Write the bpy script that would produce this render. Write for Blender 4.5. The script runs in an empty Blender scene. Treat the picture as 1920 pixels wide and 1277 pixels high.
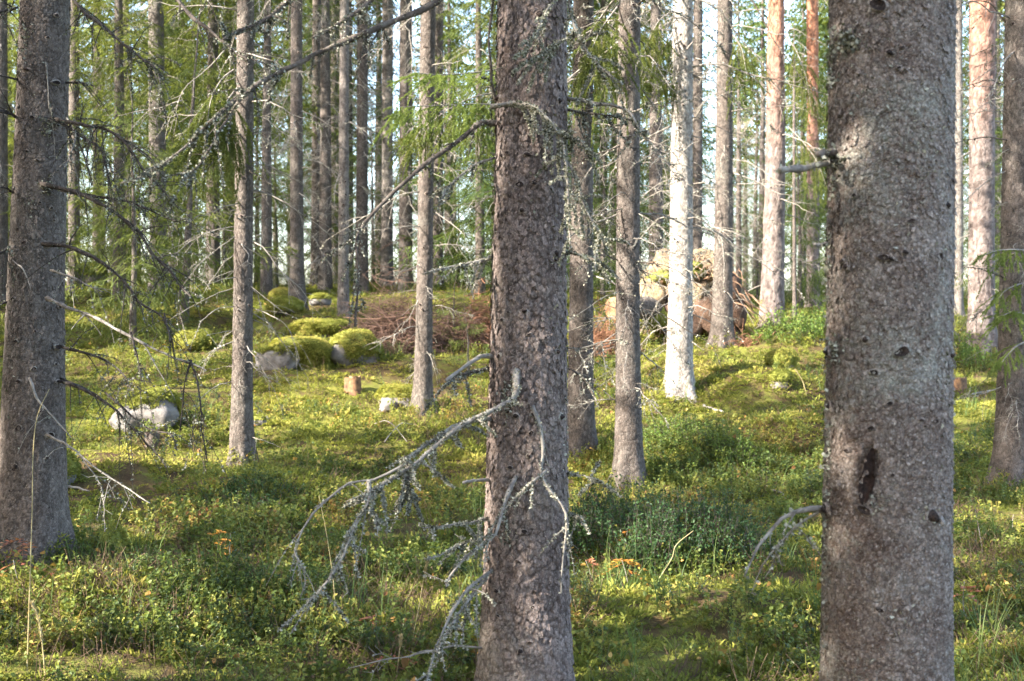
import bpy, math, random
import numpy as np
from mathutils import Vector, Matrix

# ------------------------------------------------------------------ camera, sky, sun, exposure
SC = bpy.context.scene
COL = SC.collection
F = 2318.0                 # focal length in pixels of the 1920 wide photograph
EYE = 1.5
PITCH = math.atan(38.5 / F)

cam_d = bpy.data.cameras.new('camera')
cam_d.sensor_width = 36.0
cam_d.lens = F / 1920.0 * 36.0
cam_d.clip_start = 0.05
cam_d.clip_end = 2000.0
cam_d.dof.use_dof = True
cam_d.dof.focus_distance = 6.0
cam_d.dof.aperture_fstop = 5.0
cam = bpy.data.objects.new('camera', cam_d)
COL.objects.link(cam)
cam.location = (0, 0, EYE)
cam.rotation_euler = (math.radians(90) - PITCH, 0, 0)
SC.camera = cam

SUN_EL = math.radians(33)
_h = math.radians(61)      # from the way back to the camera, round to the left
TO_SUN = np.array([-math.sin(_h) * math.cos(SUN_EL), -math.cos(_h) * math.cos(SUN_EL), math.sin(SUN_EL)])

W = bpy.data.worlds.new('World')
SC.world = W
W.use_nodes = True
_nt = W.node_tree
_nt.nodes.clear()
_sky = _nt.nodes.new('ShaderNodeTexSky')
_sky.sky_type = 'NISHITA'
_sky.sun_disc = False
_sky.sun_elevation = SUN_EL
_sky.sun_rotation = math.atan2(TO_SUN[0], TO_SUN[1])
_sky.air_density = 1.0
_sky.dust_density = 2.5
_bg = _nt.nodes.new('ShaderNodeBackground')
_bg.inputs['Strength'].default_value = 0.15
_wo = _nt.nodes.new('ShaderNodeOutputWorld')
_nt.links.new(_sky.outputs[0], _bg.inputs[0])
_nt.links.new(_bg.outputs[0], _wo.inputs[0])

sun_d = bpy.data.lights.new('sun', 'SUN')
sun_d.energy = 4.0
sun_d.angle = math.radians(0.5)
sun_d.color = (1.0, 0.935, 0.83)
sun = bpy.data.objects.new('sun', sun_d)
COL.objects.link(sun)
sun.rotation_euler = Vector(TO_SUN).to_track_quat('Z', 'Y').to_euler()
sun.location = (-20, -10, 20)

SC.view_settings.view_transform = 'Standard'
SC.view_settings.look = 'None'
SC.view_settings.gamma = 1.0
SC.view_settings.use_curve_mapping = False
SC.view_settings.exposure = 2.85
SC.cycles.use_denoising = True
SC.cycles.max_bounces = 6
SC.cycles.diffuse_bounces = 4
SC.cycles.glossy_bounces = 2
SC.cycles.transmission_bounces = 4
SC.cycles.transparent_max_bounces = 4
SC.cycles.caustics_reflective = False
SC.cycles.caustics_refractive = False
SC.cycles.sample_clamp_indirect = 6.0

R = np.random.default_rng(7)
PI = math.pi


def P(u, v, Y):
    """pixel of the photograph and distance along y -> point in the place"""
    u = np.asarray(u, float); v = np.asarray(v, float); Y = np.asarray(Y, float)
    dx = (u - 960.0) / F; dz = -(v - 638.5) / F
    c, s = math.cos(PITCH), math.sin(PITCH)
    y = c + dz * s
    z = dz * c - s
    return np.stack([dx / y * Y, Y + 0 * dx, EYE + z / y * Y], -1)


# ------------------------------------------------------------------ numpy noise
_perm = np.random.default_rng(3).permutation(4096)


def _hash(ix, iy, iz=0, seed=0):
    h = _perm[(ix + seed * 131) & 4095]
    h = _perm[(h + iy) & 4095]
    h = _perm[(h + iz) & 4095]
    return h / 4096.0


def vnoise(x, y, z=None, seed=0):
    x = np.asarray(x, float); y = np.asarray(y, float)
    z = np.zeros_like(x) if z is None else np.asarray(z, float)
    ix, iy, iz = np.floor(x).astype(int), np.floor(y).astype(int), np.floor(z).astype(int)
    fx, fy, fz = x - ix, y - iy, z - iz
    fx = fx * fx * (3 - 2 * fx); fy = fy * fy * (3 - 2 * fy); fz = fz * fz * (3 - 2 * fz)
    out = 0
    for a in (0, 1):
        for b in (0, 1):
            for c in (0, 1):
                w = (fx if a else 1 - fx) * (fy if b else 1 - fy) * (fz if c else 1 - fz)
                out = out + w * _hash(ix + a, iy + b, iz + c, seed)
    return out * 2 - 1


def fbm(x, y, z=None, seed=0, octv=3):
    s = 0; a = 1.0; t = 0
    x = np.asarray(x, float); y = np.asarray(y, float)
    for i in range(octv):
        s = s + a * vnoise(x, y, z, seed + i * 7); t += a
        x = x * 2.03; y = y * 2.03
        z = None if z is None else z * 2.03
        a *= 0.5
    return s / t


def sstep(a, b, x):
    t = np.clip((x - a) / (b - a), 0, 1)
    return t * t * (3 - 2 * t)


# ------------------------------------------------------------------ mesh helpers
def mk(name, V, Fc, mats, parent=None, origin=(0, 0, 0), smooth=False, tint=None, mi=None, mesh_only=False, extra=None):
    V = np.asarray(V, np.float32).reshape(-1, 3) - np.asarray(origin, np.float32)
    if not isinstance(Fc, (list, tuple)):
        Fc = [Fc]
    me = bpy.data.meshes.new(name)
    me.vertices.add(len(V))
    me.vertices.foreach_set('co', V.ravel())
    loops = []; starts = []; tot = []; off = 0
    for f in Fc:
        f = np.asarray(f, np.int32)
        if len(f) == 0:
            continue
        n, k = f.shape
        loops.append(f.ravel()); starts.append(off + np.arange(n) * k); tot.append(np.full(n, k)); off += n * k
    if loops:
        loops = np.concatenate(loops); starts = np.concatenate(starts).astype(np.int32); tot = np.concatenate(tot).astype(np.int32)
        me.loops.add(len(loops)); me.polygons.add(len(starts))
        me.loops.foreach_set('vertex_index', loops)
        me.polygons.foreach_set('loop_start', starts)
        me.polygons.foreach_set('loop_total', tot)
        if mi is not None:
            me.polygons.foreach_set('material_index', np.asarray(mi, np.int32))
        if smooth:
            me.polygons.foreach_set('use_smooth', np.ones(len(starts), bool))
    if tint is not None:
        at = me.attributes.new('tint', 'FLOAT', 'POINT')
        at.data.foreach_set('value', np.asarray(tint, np.float32))
    if extra:
        for k2, arr in extra.items():
            at = me.attributes.new(k2, 'FLOAT', 'POINT')
            at.data.foreach_set('value', np.asarray(arr, np.float32))
    for m in (mats if isinstance(mats, (list, tuple)) else [mats]):
        me.materials.append(m)
    me.update(calc_edges=True)
    if mesh_only:
        return me
    o = bpy.data.objects.new(name, me)
    COL.objects.link(o)
    if parent is not None:
        o.parent = parent
    else:
        o.location = origin
    return o


def put(name, me, parent, loc, rot=(0, 0, 0), scl=1.0):
    o = bpy.data.objects.new(name, me)
    COL.objects.link(o)
    o.parent = parent
    o.location = loc; o.rotation_euler = rot
    o.scale = (scl, scl, scl) if np.isscalar(scl) else scl
    return o


def tag(o, label=None, cat=None, group=None, kind=None):
    if label: o['label'] = label
    if cat: o['category'] = cat
    if group: o['group'] = group
    if kind: o['kind'] = kind
    return o


def thing(name, loc, label, cat, group=None):
    o = bpy.data.objects.new(name, None)
    o.empty_display_size = 0.2
    COL.objects.link(o)
    o.location = [float(c) for c in loc]
    return tag(o, label, cat, group)


class Geo:
    """collects vertices, faces and per vertex tints"""
    def __init__(s):
        s.V = []; s.Q = []; s.T = []; s.t = []; s.n = 0; s.mq = []; s.mt = []
    def add(s, V, Q=None, T=None, tint=0.5, m=0):
        V = np.asarray(V, float).reshape(-1, 3)
        if Q is not None and len(Q):
            s.Q.append(np.asarray(Q) + s.n); s.mq.append(np.full(len(Q), m))
        if T is not None and len(T):
            s.T.append(np.asarray(T) + s.n); s.mt.append(np.full(len(T), m))
        s.V.append(V)
        s.t.append(np.full(len(V), tint) if np.isscalar(tint) else np.asarray(tint))
        s.n += len(V)
    def arrays(s):
        V = np.concatenate(s.V) if s.V else np.zeros((0, 3))
        fl = []; mi = []
        if s.Q: fl.append(np.concatenate(s.Q)); mi.append(np.concatenate(s.mq))
        if s.T: fl.append(np.concatenate(s.T)); mi.append(np.concatenate(s.mt))
        return V, fl, (np.concatenate(s.t) if s.t else np.zeros(0)), (np.concatenate(mi) if mi else None)
    def build(s, name, mats, parent=None, origin=(0, 0, 0), smooth=False, mesh_only=False):
        V, fl, t, mi = s.arrays()
        return mk(name, V, fl, mats, parent, origin, smooth, t, mi, mesh_only)


def norm(a):
    return a / np.maximum(np.linalg.norm(a, axis=-1, keepdims=True), 1e-9)


def tube(pts, rad, k=6, cap=True):
    pts = np.asarray(pts, float); n = len(pts)
    rad = np.broadcast_to(np.asarray(rad, float), (n,))
    tg = norm(np.gradient(pts, axis=0))
    up = np.array([0.13, 0.21, 1.0]) if abs(tg[0][2]) < 0.9 else np.array([1.0, 0.2, 0.1])
    a = norm(np.cross(tg, up)); b = np.cross(tg, a)
    th = np.arange(k) / k * 2 * PI
    V = pts[:, None] + rad[:, None, None] * (np.cos(th)[None, :, None] * a[:, None] + np.sin(th)[None, :, None] * b[:, None])
    V = V.reshape(-1, 3)
    i = np.arange(n - 1)[:, None] * k; j = np.arange(k)[None]; j2 = (j + 1) % k
    Q = np.stack([i + j, i + j2, i + k + j2, i + k + j], -1).reshape(-1, 4)
    T = None
    if cap:
        V = np.concatenate([V, pts[-1:] + tg[-1:] * rad[-1] * 0.6, pts[:1]])
        e = (n - 1) * k
        jj = np.arange(k)
        T = np.concatenate([np.stack([e + jj, e + (jj + 1) % k, np.full(k, n * k)], -1),
                            np.stack([(jj + 1) % k, jj, np.full(k, n * k + 1)], -1)])
    return V, Q, T


def spline(pts, n):
    """Catmull-Rom through the points"""
    p = np.asarray(pts, float)
    if len(p) == 2:
        t = np.linspace(0, 1, n)[:, None]
        return p[0] * (1 - t) + p[1] * t
    q = np.concatenate([2 * p[:1] - p[1:2], p, 2 * p[-1:] - p[-2:-1]])
    s = np.linspace(0, len(p) - 1 - 1e-6, n)
    i = np.floor(s).astype(int); t = (s - i)[:, None]
    a, b, c, d = q[i], q[i + 1], q[i + 2], q[i + 3]
    return 0.5 * (2 * b + (c - a) * t + (2 * a - 5 * b + 4 * c - d) * t ** 2 + (3 * b - a - 3 * c + d) * t ** 3)


# ------------------------------------------------------------------ materials
def newmat(name):
    m = bpy.data.materials.new(name)
    m.use_nodes = True
    nt = m.node_tree
    nt.nodes.clear()
    out = nt.nodes.new('ShaderNodeOutputMaterial')
    return m, nt, out


def nd(nt, typ, **kw):
    n = nt.nodes.new(typ)
    for k, v in kw.items():
        if k.startswith('i_'):
            n.inputs[k[2:].replace('_', ' ')].default_value = v
        else:
            setattr(n, k, v)
    return n


def ramp(nt, fac, stops):
    r = nt.nodes.new('ShaderNodeValToRGB')
    cr = r.color_ramp
    while len(cr.elements) < len(stops):
        cr.elements.new(0.5)
    for e, (p, c) in zip(cr.elements, stops):
        e.position = p
        e.color = (*c, 1) if len(c) == 3 else c
    nt.links.new(fac, r.inputs[0])
    return r.outputs[0]


def mixc(nt, fac, a, b, typ='MIX'):
    m = nt.nodes.new('ShaderNodeMix')
    m.data_type = 'RGBA'; m.blend_type = typ
    for sock, val in ((m.inputs[0], fac), (m.inputs[6], a), (m.inputs[7], b)):
        if hasattr(val, 'is_output'):
            nt.links.new(val, sock)
        elif np.isscalar(val):
            sock.default_value = val
        else:
            sock.default_value = (*val, 1)
    return m.outputs[2]


def math_(nt, op, a, b=None, clamp=False):
    m = nt.nodes.new('ShaderNodeMath'); m.operation = op; m.use_clamp = clamp
    for s, v in ((m.inputs[0], a), (m.inputs[1], b)):
        if v is None: continue
        if hasattr(v, 'is_output'): nt.links.new(v, s)
        else: s.default_value = v
    return m.outputs[0]


def noise_(nt, co, scale, detail=3, rough=0.55):
    n = nd(nt, 'ShaderNodeTexNoise')
    n.inputs['Scale'].default_value = scale; n.inputs['Detail'].default_value = detail; n.inputs['Roughness'].default_value = rough
    if co is not None: nt.links.new(co, n.inputs['Vector'])
    return n.outputs['Fac']


def scaled(nt, co, s):
    m = nd(nt, 'ShaderNodeMapping'); m.inputs['Scale'].default_value = s
    nt.links.new(co, m.inputs['Vector'])
    return m.outputs[0]


def m_bark(name, low, high, lichen, crack, plate_scale, zgrad=None, lich_amt=0.5, bump=0.5, stretch=0.6, speck=0.35, patch=2.2):
    m, nt, out = newmat(name)
    geo = nd(nt, 'ShaderNodeNewGeometry'); co = geo.outputs['Position']
    c2 = scaled(nt, co, (1, 1, stretch))
    v = nd(nt, 'ShaderNodeTexVoronoi'); v.feature = 'F1'; v.inputs['Scale'].default_value = plate_scale
    nz = nd(nt, 'ShaderNodeTexNoise'); nz.inputs['Scale'].default_value = 30; nt.links.new(c2, nz.inputs['Vector'])
    wrp = nd(nt, 'ShaderNodeVectorMath', operation='MULTIPLY_ADD')
    nt.links.new(nz.outputs['Color'], wrp.inputs[0]); wrp.inputs[1].default_value = (0.018, 0.018, 0.018); nt.links.new(c2, wrp.inputs[2])
    nt.links.new(wrp.outputs[0], v.inputs['Vector'])
    ve = nd(nt, 'ShaderNodeTexVoronoi'); ve.feature = 'DISTANCE_TO_EDGE'; ve.inputs['Scale'].default_value = plate_scale
    nt.links.new(wrp.outputs[0], ve.inputs['Vector'])
    n1 = noise_(nt, co, patch, 4)
    n2 = noise_(nt, co, 60, 4, 0.7)
    n3 = noise_(nt, co, 9, 5, 0.65)
    f3 = nd(nt, 'ShaderNodeMapRange'); f3.inputs[1].default_value = 0.3; f3.inputs[2].default_value = 0.7
    nt.links.new(n3, f3.inputs[0])
    base = mixc(nt, f3.outputs[0], low, high)
    if zgrad is not None:
        sep = nd(nt, 'ShaderNodeSeparateXYZ'); nt.links.new(co, sep.inputs[0])
        mr = nd(nt, 'ShaderNodeMapRange'); mr.inputs[1].default_value = zgrad[0]; mr.inputs[2].default_value = zgrad[1]
        zz = math_(nt, 'ADD', sep.outputs[2], math_(nt, 'MULTIPLY', n1, 1.6))
        nt.links.new(zz, mr.inputs[0])
        base = mixc(nt, mr.outputs[0], base, zgrad[2])
    # per plate tone
    pt = nd(nt, 'ShaderNodeMapRange'); pt.inputs[3].default_value = 0.6; pt.inputs[4].default_value = 1.45
    sepc = nd(nt, 'ShaderNodeSeparateColor'); nt.links.new(v.outputs['Color'], sepc.inputs[0])
    nt.links.new(sepc.outputs[0], pt.inputs[0])
    vm = nd(nt, 'ShaderNodeVectorMath', operation='SCALE'); nt.links.new(base, vm.inputs[0]); nt.links.new(pt.outputs[0], vm.inputs['Scale'])
    base = vm.outputs[0]
    # lichen film and specks
    lf = nd(nt, 'ShaderNodeMapRange'); lf.inputs[1].default_value = 0.50; lf.inputs[2].default_value = 0.72; lf.inputs[4].default_value = lich_amt
    nt.links.new(math_(nt, 'ADD', math_(nt, 'MULTIPLY', n1, 0.55), math_(nt, 'MULTIPLY', n2, 0.45)), lf.inputs[0])
    base = mixc(nt, lf.outputs[0], base, lichen)
    sp = nd(nt, 'ShaderNodeMapRange'); sp.inputs[1].default_value = 0.57; sp.inputs[2].default_value = 0.66; sp.inputs[4].default_value = speck
    nt.links.new(noise_(nt, co, 170, 3, 0.6), sp.inputs[0])
    base = mixc(nt, sp.outputs[0], base, (0.40, 0.375, 0.33))
    # seams between the scales: reddish inner bark plus painted crevice shade
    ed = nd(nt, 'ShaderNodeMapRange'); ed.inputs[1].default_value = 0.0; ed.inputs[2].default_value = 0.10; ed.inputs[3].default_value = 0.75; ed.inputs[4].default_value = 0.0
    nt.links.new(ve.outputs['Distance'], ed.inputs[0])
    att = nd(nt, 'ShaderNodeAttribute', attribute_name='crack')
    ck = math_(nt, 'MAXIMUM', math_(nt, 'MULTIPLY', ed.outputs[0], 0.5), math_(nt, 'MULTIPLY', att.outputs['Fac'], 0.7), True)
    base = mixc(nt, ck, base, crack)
    b = nd(nt, 'ShaderNodeBsdfPrincipled')
    b.inputs['Roughness'].default_value = 0.82
    b.inputs['Specular IOR Level'].default_value = 0.25
    nt.links.new(base, b.inputs['Base Color'])
    hgt = math_(nt, 'ADD', math_(nt, 'MULTIPLY', math_(nt, 'MINIMUM', ve.outputs['Distance'], 0.14), 3.0), math_(nt, 'MULTIPLY', n2, 0.7))
    hgt = math_(nt, 'ADD', hgt, math_(nt, 'MULTIPLY', sepc.outputs[1], 0.35))
    bp = nd(nt, 'ShaderNodeBump'); bp.inputs['Strength'].default_value = bump; bp.inputs['Distance'].default_value = 0.008
    nt.links.new(hgt, bp.inputs['Height']); nt.links.new(bp.outputs[0], b.inputs['Normal'])
    nt.links.new(b.outputs[0], out.inputs[0])
    return m


def m_leaf(name, stops, trans=0.35, rough=0.6, inst=False, scale=0.6, tintw=0.45, posw=0.5):
    """leaf colour: ramp over a mix of per leaf tint, per plant tone and slow drift over the ground"""
    m, nt, out = newmat(name)
    geo = nd(nt, 'ShaderNodeNewGeometry')
    a = nd(nt, 'ShaderNodeAttribute', attribute_name='tint')
    n = noise_(nt, geo.outputs['Position'], scale, 3)
    f = math_(nt, 'ADD', math_(nt, 'MULTIPLY', a.outputs['Fac'], tintw), math_(nt, 'MULTIPLY', n, posw))
    if inst:
        t = nd(nt, 'ShaderNodeAttribute', attribute_name='tone'); t.attribute_type = 'INSTANCER'
        f = math_(nt, 'ADD', math_(nt, 'MULTIPLY', f, 0.5), math_(nt, 'MULTIPLY', t.outputs['Fac'], 0.5))
    c = ramp(nt, f, stops)
    b = nd(nt, 'ShaderNodeBsdfPrincipled'); b.inputs['Roughness'].default_value = rough; b.inputs['Specular IOR Level'].default_value = 0.18
    nt.links.new(c, b.inputs['Base Color'])
    tr = nd(nt, 'ShaderNodeBsdfTranslucent')
    nt.links.new(mixc(nt, 0.35, c, (0.30, 0.34, 0.03)), tr.inputs[0])
    mx = nd(nt, 'ShaderNodeMixShader'); mx.inputs[0].default_value = trans
    nt.links.new(b.outputs[0], mx.inputs[1]); nt.links.new(tr.outputs[0], mx.inputs[2])
    nt.links.new(mx.outputs[0], out.inputs[0])
    return m


def m_plain(name, c1, c2, scale=12, rough=0.85, bump=0.3, c3=None, bscale=None, dist=0.01):
    m, nt, out = newmat(name)
    geo = nd(nt, 'ShaderNodeNewGeometry'); co = geo.outputs['Position']
    n = noise_(nt, co, scale, 5, 0.65)
    st = [(0.34, c1), (0.62, c2)] if c3 is None else [(0.3, c1), (0.5, c2), (0.68, c3)]
    c = ramp(nt, n, st)
    b = nd(nt, 'ShaderNodeBsdfPrincipled'); b.inputs['Roughness'].default_value = rough; b.inputs['Specular IOR Level'].default_value = 0.25
    nt.links.new(c, b.inputs['Base Color'])
    bp = nd(nt, 'ShaderNodeBump'); bp.inputs['Strength'].default_value = bump; bp.inputs['Distance'].default_value = dist
    nt.links.new(noise_(nt, co, bscale or scale * 3, 5, 0.7), bp.inputs['Height']); nt.links.new(bp.outputs[0], b.inputs['Normal'])
    nt.links.new(b.outputs[0], out.inputs[0])
    return m


M = {}
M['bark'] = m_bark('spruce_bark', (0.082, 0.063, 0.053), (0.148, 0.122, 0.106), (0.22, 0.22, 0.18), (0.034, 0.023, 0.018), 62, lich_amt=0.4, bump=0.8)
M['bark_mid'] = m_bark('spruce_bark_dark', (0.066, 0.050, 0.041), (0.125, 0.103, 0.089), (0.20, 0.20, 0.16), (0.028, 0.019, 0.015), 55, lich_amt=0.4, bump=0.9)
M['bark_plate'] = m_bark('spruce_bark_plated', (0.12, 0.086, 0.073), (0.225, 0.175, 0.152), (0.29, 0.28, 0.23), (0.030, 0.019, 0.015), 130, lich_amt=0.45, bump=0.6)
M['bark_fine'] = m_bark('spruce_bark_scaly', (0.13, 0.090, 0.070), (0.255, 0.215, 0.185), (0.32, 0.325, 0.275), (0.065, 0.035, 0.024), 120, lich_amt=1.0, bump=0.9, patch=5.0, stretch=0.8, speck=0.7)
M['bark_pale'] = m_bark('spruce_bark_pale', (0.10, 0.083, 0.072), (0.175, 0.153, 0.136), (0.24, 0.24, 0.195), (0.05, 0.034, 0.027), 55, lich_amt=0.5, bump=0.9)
M['bark_sun_paint'] = m_bark('spruce_bark_sun_paint', (0.21, 0.182, 0.155), (0.37, 0.338, 0.30), (0.42, 0.41, 0.36), (0.09, 0.064, 0.05), 50, lich_amt=0.5, bump=1.0, speck=0.15)  # paler copy of the spruce bark; strong sunlight painted into the colour
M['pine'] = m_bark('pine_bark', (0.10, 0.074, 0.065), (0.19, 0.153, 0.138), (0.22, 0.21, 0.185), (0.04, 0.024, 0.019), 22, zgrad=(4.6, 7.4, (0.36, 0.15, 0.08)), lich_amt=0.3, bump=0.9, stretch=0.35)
M['deadwood'] = m_plain('dead_branch_wood', (0.075, 0.06, 0.052), (0.20, 0.175, 0.15), 25, bump=0.4, c3=(0.30, 0.28, 0.24))
M['deadpale'] = m_plain('bare_grey_wood', (0.15, 0.13, 0.112), (0.29, 0.26, 0.22), 25, bump=0.3)
M['darkwood'] = m_plain('dark_branch_wood', (0.032, 0.025, 0.02), (0.085, 0.066, 0.054), 25, bump=0.6, c3=(0.15, 0.128, 0.108))
M['blackwood'] = m_plain('blackened_branch_wood', (0.018, 0.014, 0.012), (0.045, 0.035, 0.029), 25, bump=0.6, c3=(0.085, 0.07, 0.06))
M['lichen'] = m_leaf('grey_lichen', [(0.22, (0.035, 0.034, 0.028)), (0.38, (0.155, 0.15, 0.115)), (0.55, (0.29, 0.28, 0.215)), (0.8, (0.45, 0.435, 0.345))], 0.15, 0.9, scale=14, tintw=0.6, posw=0.4)
M['lichen_dark'] = m_leaf('dark_beard_lichen', [(0.2, (0.05, 0.05, 0.04)), (0.5, (0.13, 0.13, 0.10)), (0.8, (0.27, 0.28, 0.22))], 0.1, 0.9, scale=14, tintw=0.6, posw=0.4)
M['lichen_mid'] = m_leaf('grey_green_lichen', [(0.22, (0.025, 0.024, 0.02)), (0.45, (0.09, 0.09, 0.072)), (0.6, (0.24, 0.24, 0.19)), (0.8, (0.38, 0.38, 0.31))], 0.1, 0.9, scale=14, tintw=0.6, posw=0.4)
M['spruce'] = m_leaf('spruce_needles', [(0.15, (0.018, 0.036, 0.013)), (0.42, (0.042, 0.07, 0.02)), (0.62, (0.09, 0.115, 0.028)), (0.85, (0.18, 0.175, 0.045))], 0.36, 0.55, scale=0.35)
M['spruce_yellow'] = m_leaf('sun_painted_spruce_needles', [(0.15, (0.04, 0.06, 0.017)), (0.5, (0.11, 0.135, 0.036)), (0.85, (0.23, 0.21, 0.065))], 0.42, 0.55, scale=0.5)  # yellower copy of the spruce needles, with a sunlit tone painted in
M['spruce_fresh'] = m_leaf('fresh_spruce_needles', [(0.15, (0.07, 0.115, 0.03)), (0.5, (0.15, 0.20, 0.05)), (0.85, (0.25, 0.27, 0.09))], 0.45, 0.55, scale=2.0)
M['bilberry'] = m_leaf('bilberry_leaves', [(0.18, (0.042, 0.06, 0.022)), (0.30, (0.075, 0.11, 0.03)), (0.44, (0.15, 0.185, 0.042)), (0.60, (0.28, 0.26, 0.06)), (0.74, (0.30, 0.155, 0.05)), (0.86, (0.20, 0.07, 0.04))], 0.35, 0.5, inst=True, scale=0.8)
M['lingon'] = m_leaf('lingonberry_leaves', [(0.2, (0.028, 0.045, 0.018)), (0.5, (0.055, 0.08, 0.028)), (0.8, (0.11, 0.125, 0.035))], 0.2, 0.35, inst=True, scale=0.8)
M['moss'] = m_leaf('feather_moss', [(0.16, (0.075, 0.058, 0.024)), (0.30, (0.10, 0.108, 0.024)), (0.44, (0.165, 0.185, 0.036)), (0.62, (0.27, 0.265, 0.052)), (0.84, (0.33, 0.25, 0.075))], 0.35, 0.8, inst=True, scale=0.5)
M['grass'] = m_leaf('grass_blades', [(0.2, (0.05, 0.09, 0.03)), (0.5, (0.11, 0.17, 0.05)), (0.75, (0.22, 0.24, 0.08)), (0.92, (0.36, 0.29, 0.13))], 0.35, 0.5, inst=True, scale=0.8)
M['straw'] = m_plain('dry_straw', (0.28, 0.21, 0.09), (0.46, 0.38, 0.2), 30, 0.7, 0.1)
M['fallen'] = m_leaf('fallen_leaves', [(0.15, (0.16, 0.075, 0.03)), (0.35, (0.30, 0.15, 0.05)), (0.55, (0.46, 0.27, 0.07)), (0.75, (0.52, 0.36, 0.13)), (0.9, (0.36, 0.17, 0.10))], 0.3, 0.6, inst=True, scale=5, tintw=0.3, posw=0.4)
M['rowan_orange'] = m_leaf('orange_rowan_leaves', [(0.2, (0.34, 0.12, 0.03)), (0.5, (0.52, 0.24, 0.05)), (0.8, (0.55, 0.36, 0.07))], 0.4, 0.5, scale=8)
M['rowan_red'] = m_leaf('red_rowan_leaves', [(0.2, (0.26, 0.07, 0.04)), (0.5, (0.42, 0.14, 0.08)), (0.8, (0.48, 0.24, 0.14))], 0.35, 0.5, scale=8)
M['rowan_green'] = m_leaf('yellowing_rowan_leaves', [(0.2, (0.10, 0.15, 0.03)), (0.5, (0.25, 0.26, 0.05)), (0.8, (0.5, 0.33, 0.06))], 0.4, 0.5, scale=8)
M['heather'] = m_leaf('dry_brown_twiglets', [(0.2, (0.06, 0.04, 0.03)), (0.5, (0.13, 0.08, 0.055)), (0.8, (0.22, 0.15, 0.09))], 0.15, 0.8, inst=True, scale=0.8)
M['rock'] = m_plain('grey_granite', (0.085, 0.076, 0.07), (0.155, 0.14, 0.13), 9, 0.85, 0.8, c3=(0.23, 0.212, 0.195), bscale=60)
M['moss_solid'] = m_plain('moss_cushion', (0.07, 0.06, 0.02), (0.15, 0.16, 0.03), 9, 0.95, 0.9, c3=(0.22, 0.215, 0.045), bscale=120)
M['soil'] = m_plain('root_soil', (0.13, 0.085, 0.055), (0.30, 0.22, 0.135), 6, 0.95, 1.0, c3=(0.48, 0.40, 0.24), bscale=30, dist=0.06)
M['soil_dark'] = m_plain('dark_root_soil', (0.05, 0.03, 0.022), (0.13, 0.08, 0.055), 6, 0.95, 0.9, bscale=30, dist=0.04)
M['root'] = m_plain('bare_roots', (0.16, 0.09, 0.055), (0.30, 0.19, 0.12), 20, 0.85, 0.4)
M['brush'] = m_leaf('dead_brown_brush', [(0.15, (0.055, 0.036, 0.030)), (0.45, (0.11, 0.068, 0.053)), (0.7, (0.18, 0.105, 0.075)), (0.9, (0.30, 0.165, 0.10))], 0.1, 0.85, scale=1.2)
M['brush_red'] = m_leaf('rusty_brush_needles', [(0.15, (0.16, 0.075, 0.045)), (0.5, (0.30, 0.15, 0.09)), (0.85, (0.42, 0.24, 0.15))], 0.25, 0.85, scale=1.2)
M['cutwood'] = m_plain('sawn_wood', (0.20, 0.10, 0.045), (0.36, 0.215, 0.115), 14, 0.75, 0.3)
M['stump_side'] = m_plain('stump_bark', (0.075, 0.045, 0.03), (0.24, 0.13, 0.065), 22, 0.85, 0.9)
M['knot'] = m_plain('dark_knot', (0.012, 0.009, 0.008), (0.045, 0.03, 0.024), 40, 0.9, 0.6)
M['scar'] = m_plain('open_bark_wound', (0.008, 0.005, 0.004), (0.030, 0.015, 0.011), 50, 0.7, 0.6)


def m_ground():
    m, nt, out = newmat('forest_floor')
    geo = nd(nt, 'ShaderNodeNewGeometry'); co = geo.outputs['Position']
    n1 = noise_(nt, co, 0.55, 4); n2 = noise_(nt, co, 7, 5, 0.65); n3 = noise_(nt, co, 45, 4, 0.7)
    f = math_(nt, 'ADD', math_(nt, 'MULTIPLY', n1, 0.5), math_(nt, 'MULTIPLY', n2, 0.5))
    c = ramp(nt, f, [(0.36, (0.05, 0.03, 0.017)), (0.47, (0.085, 0.06, 0.026)), (0.56, (0.12, 0.125, 0.025)), (0.66, (0.17, 0.155, 0.035))])
    b = nd(nt, 'ShaderNodeBsdfPrincipled'); b.inputs['Roughness'].default_value = 0.95; b.inputs['Specular IOR Level'].default_value = 0.1
    nt.links.new(c, b.inputs['Base Color'])
    bp = nd(nt, 'ShaderNodeBump'); bp.inputs['Strength'].default_value = 1.0; bp.inputs['Distance'].default_value = 0.03
    nt.links.new(math_(nt, 'ADD', n2, math_(nt, 'MULTIPLY', n3, 0.6)), bp.inputs['Height']); nt.links.new(bp.outputs[0], b.inputs['Normal'])
    nt.links.new(b.outputs[0], out.inputs[0])
    return m


M['ground'] = m_ground()

# ------------------------------------------------------------------ the lie of the land
# where things meet the ground in the photograph: (u, v, distance)
ANCH = [(985, 1322, 4.57), (62, 1035, 6.5), (455, 888, 10.0), (793, 778, 12.4), (1090, 858, 10.8), (1180, 930, 9.8),
        (1275, 766, 13.2), (1355, 650, 16.0), (1447, 600, 18.0), (1842, 668, 16.0), (1900, 908, 9.5), (557, 588, 18.5),
        (645, 612, 18.0), (678, 545, 23.0), (725, 545, 24.0), (822, 540, 25.0), (298, 545, 22.0), (140, 545, 22.0),
        (1700, 620, 18.5), (1600, 600, 20.0), (1523, 575, 26.0), (1800, 600, 24.0), (285, 765, 11.2), (560, 690, 14.2), (662, 733, 13.2),
        (740, 760, 12.6), (1500, 815, 11.5), (1450, 745, 13.3), (1260, 640, 16.6), (300, 900, 9.2), (1180, 1090, 6.6), (100, 700, 14), (60, 620, 18),
        (300, 1240, 5.0), (1400, 1180, 5.5), (1800, 1100, 6.4)]
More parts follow.
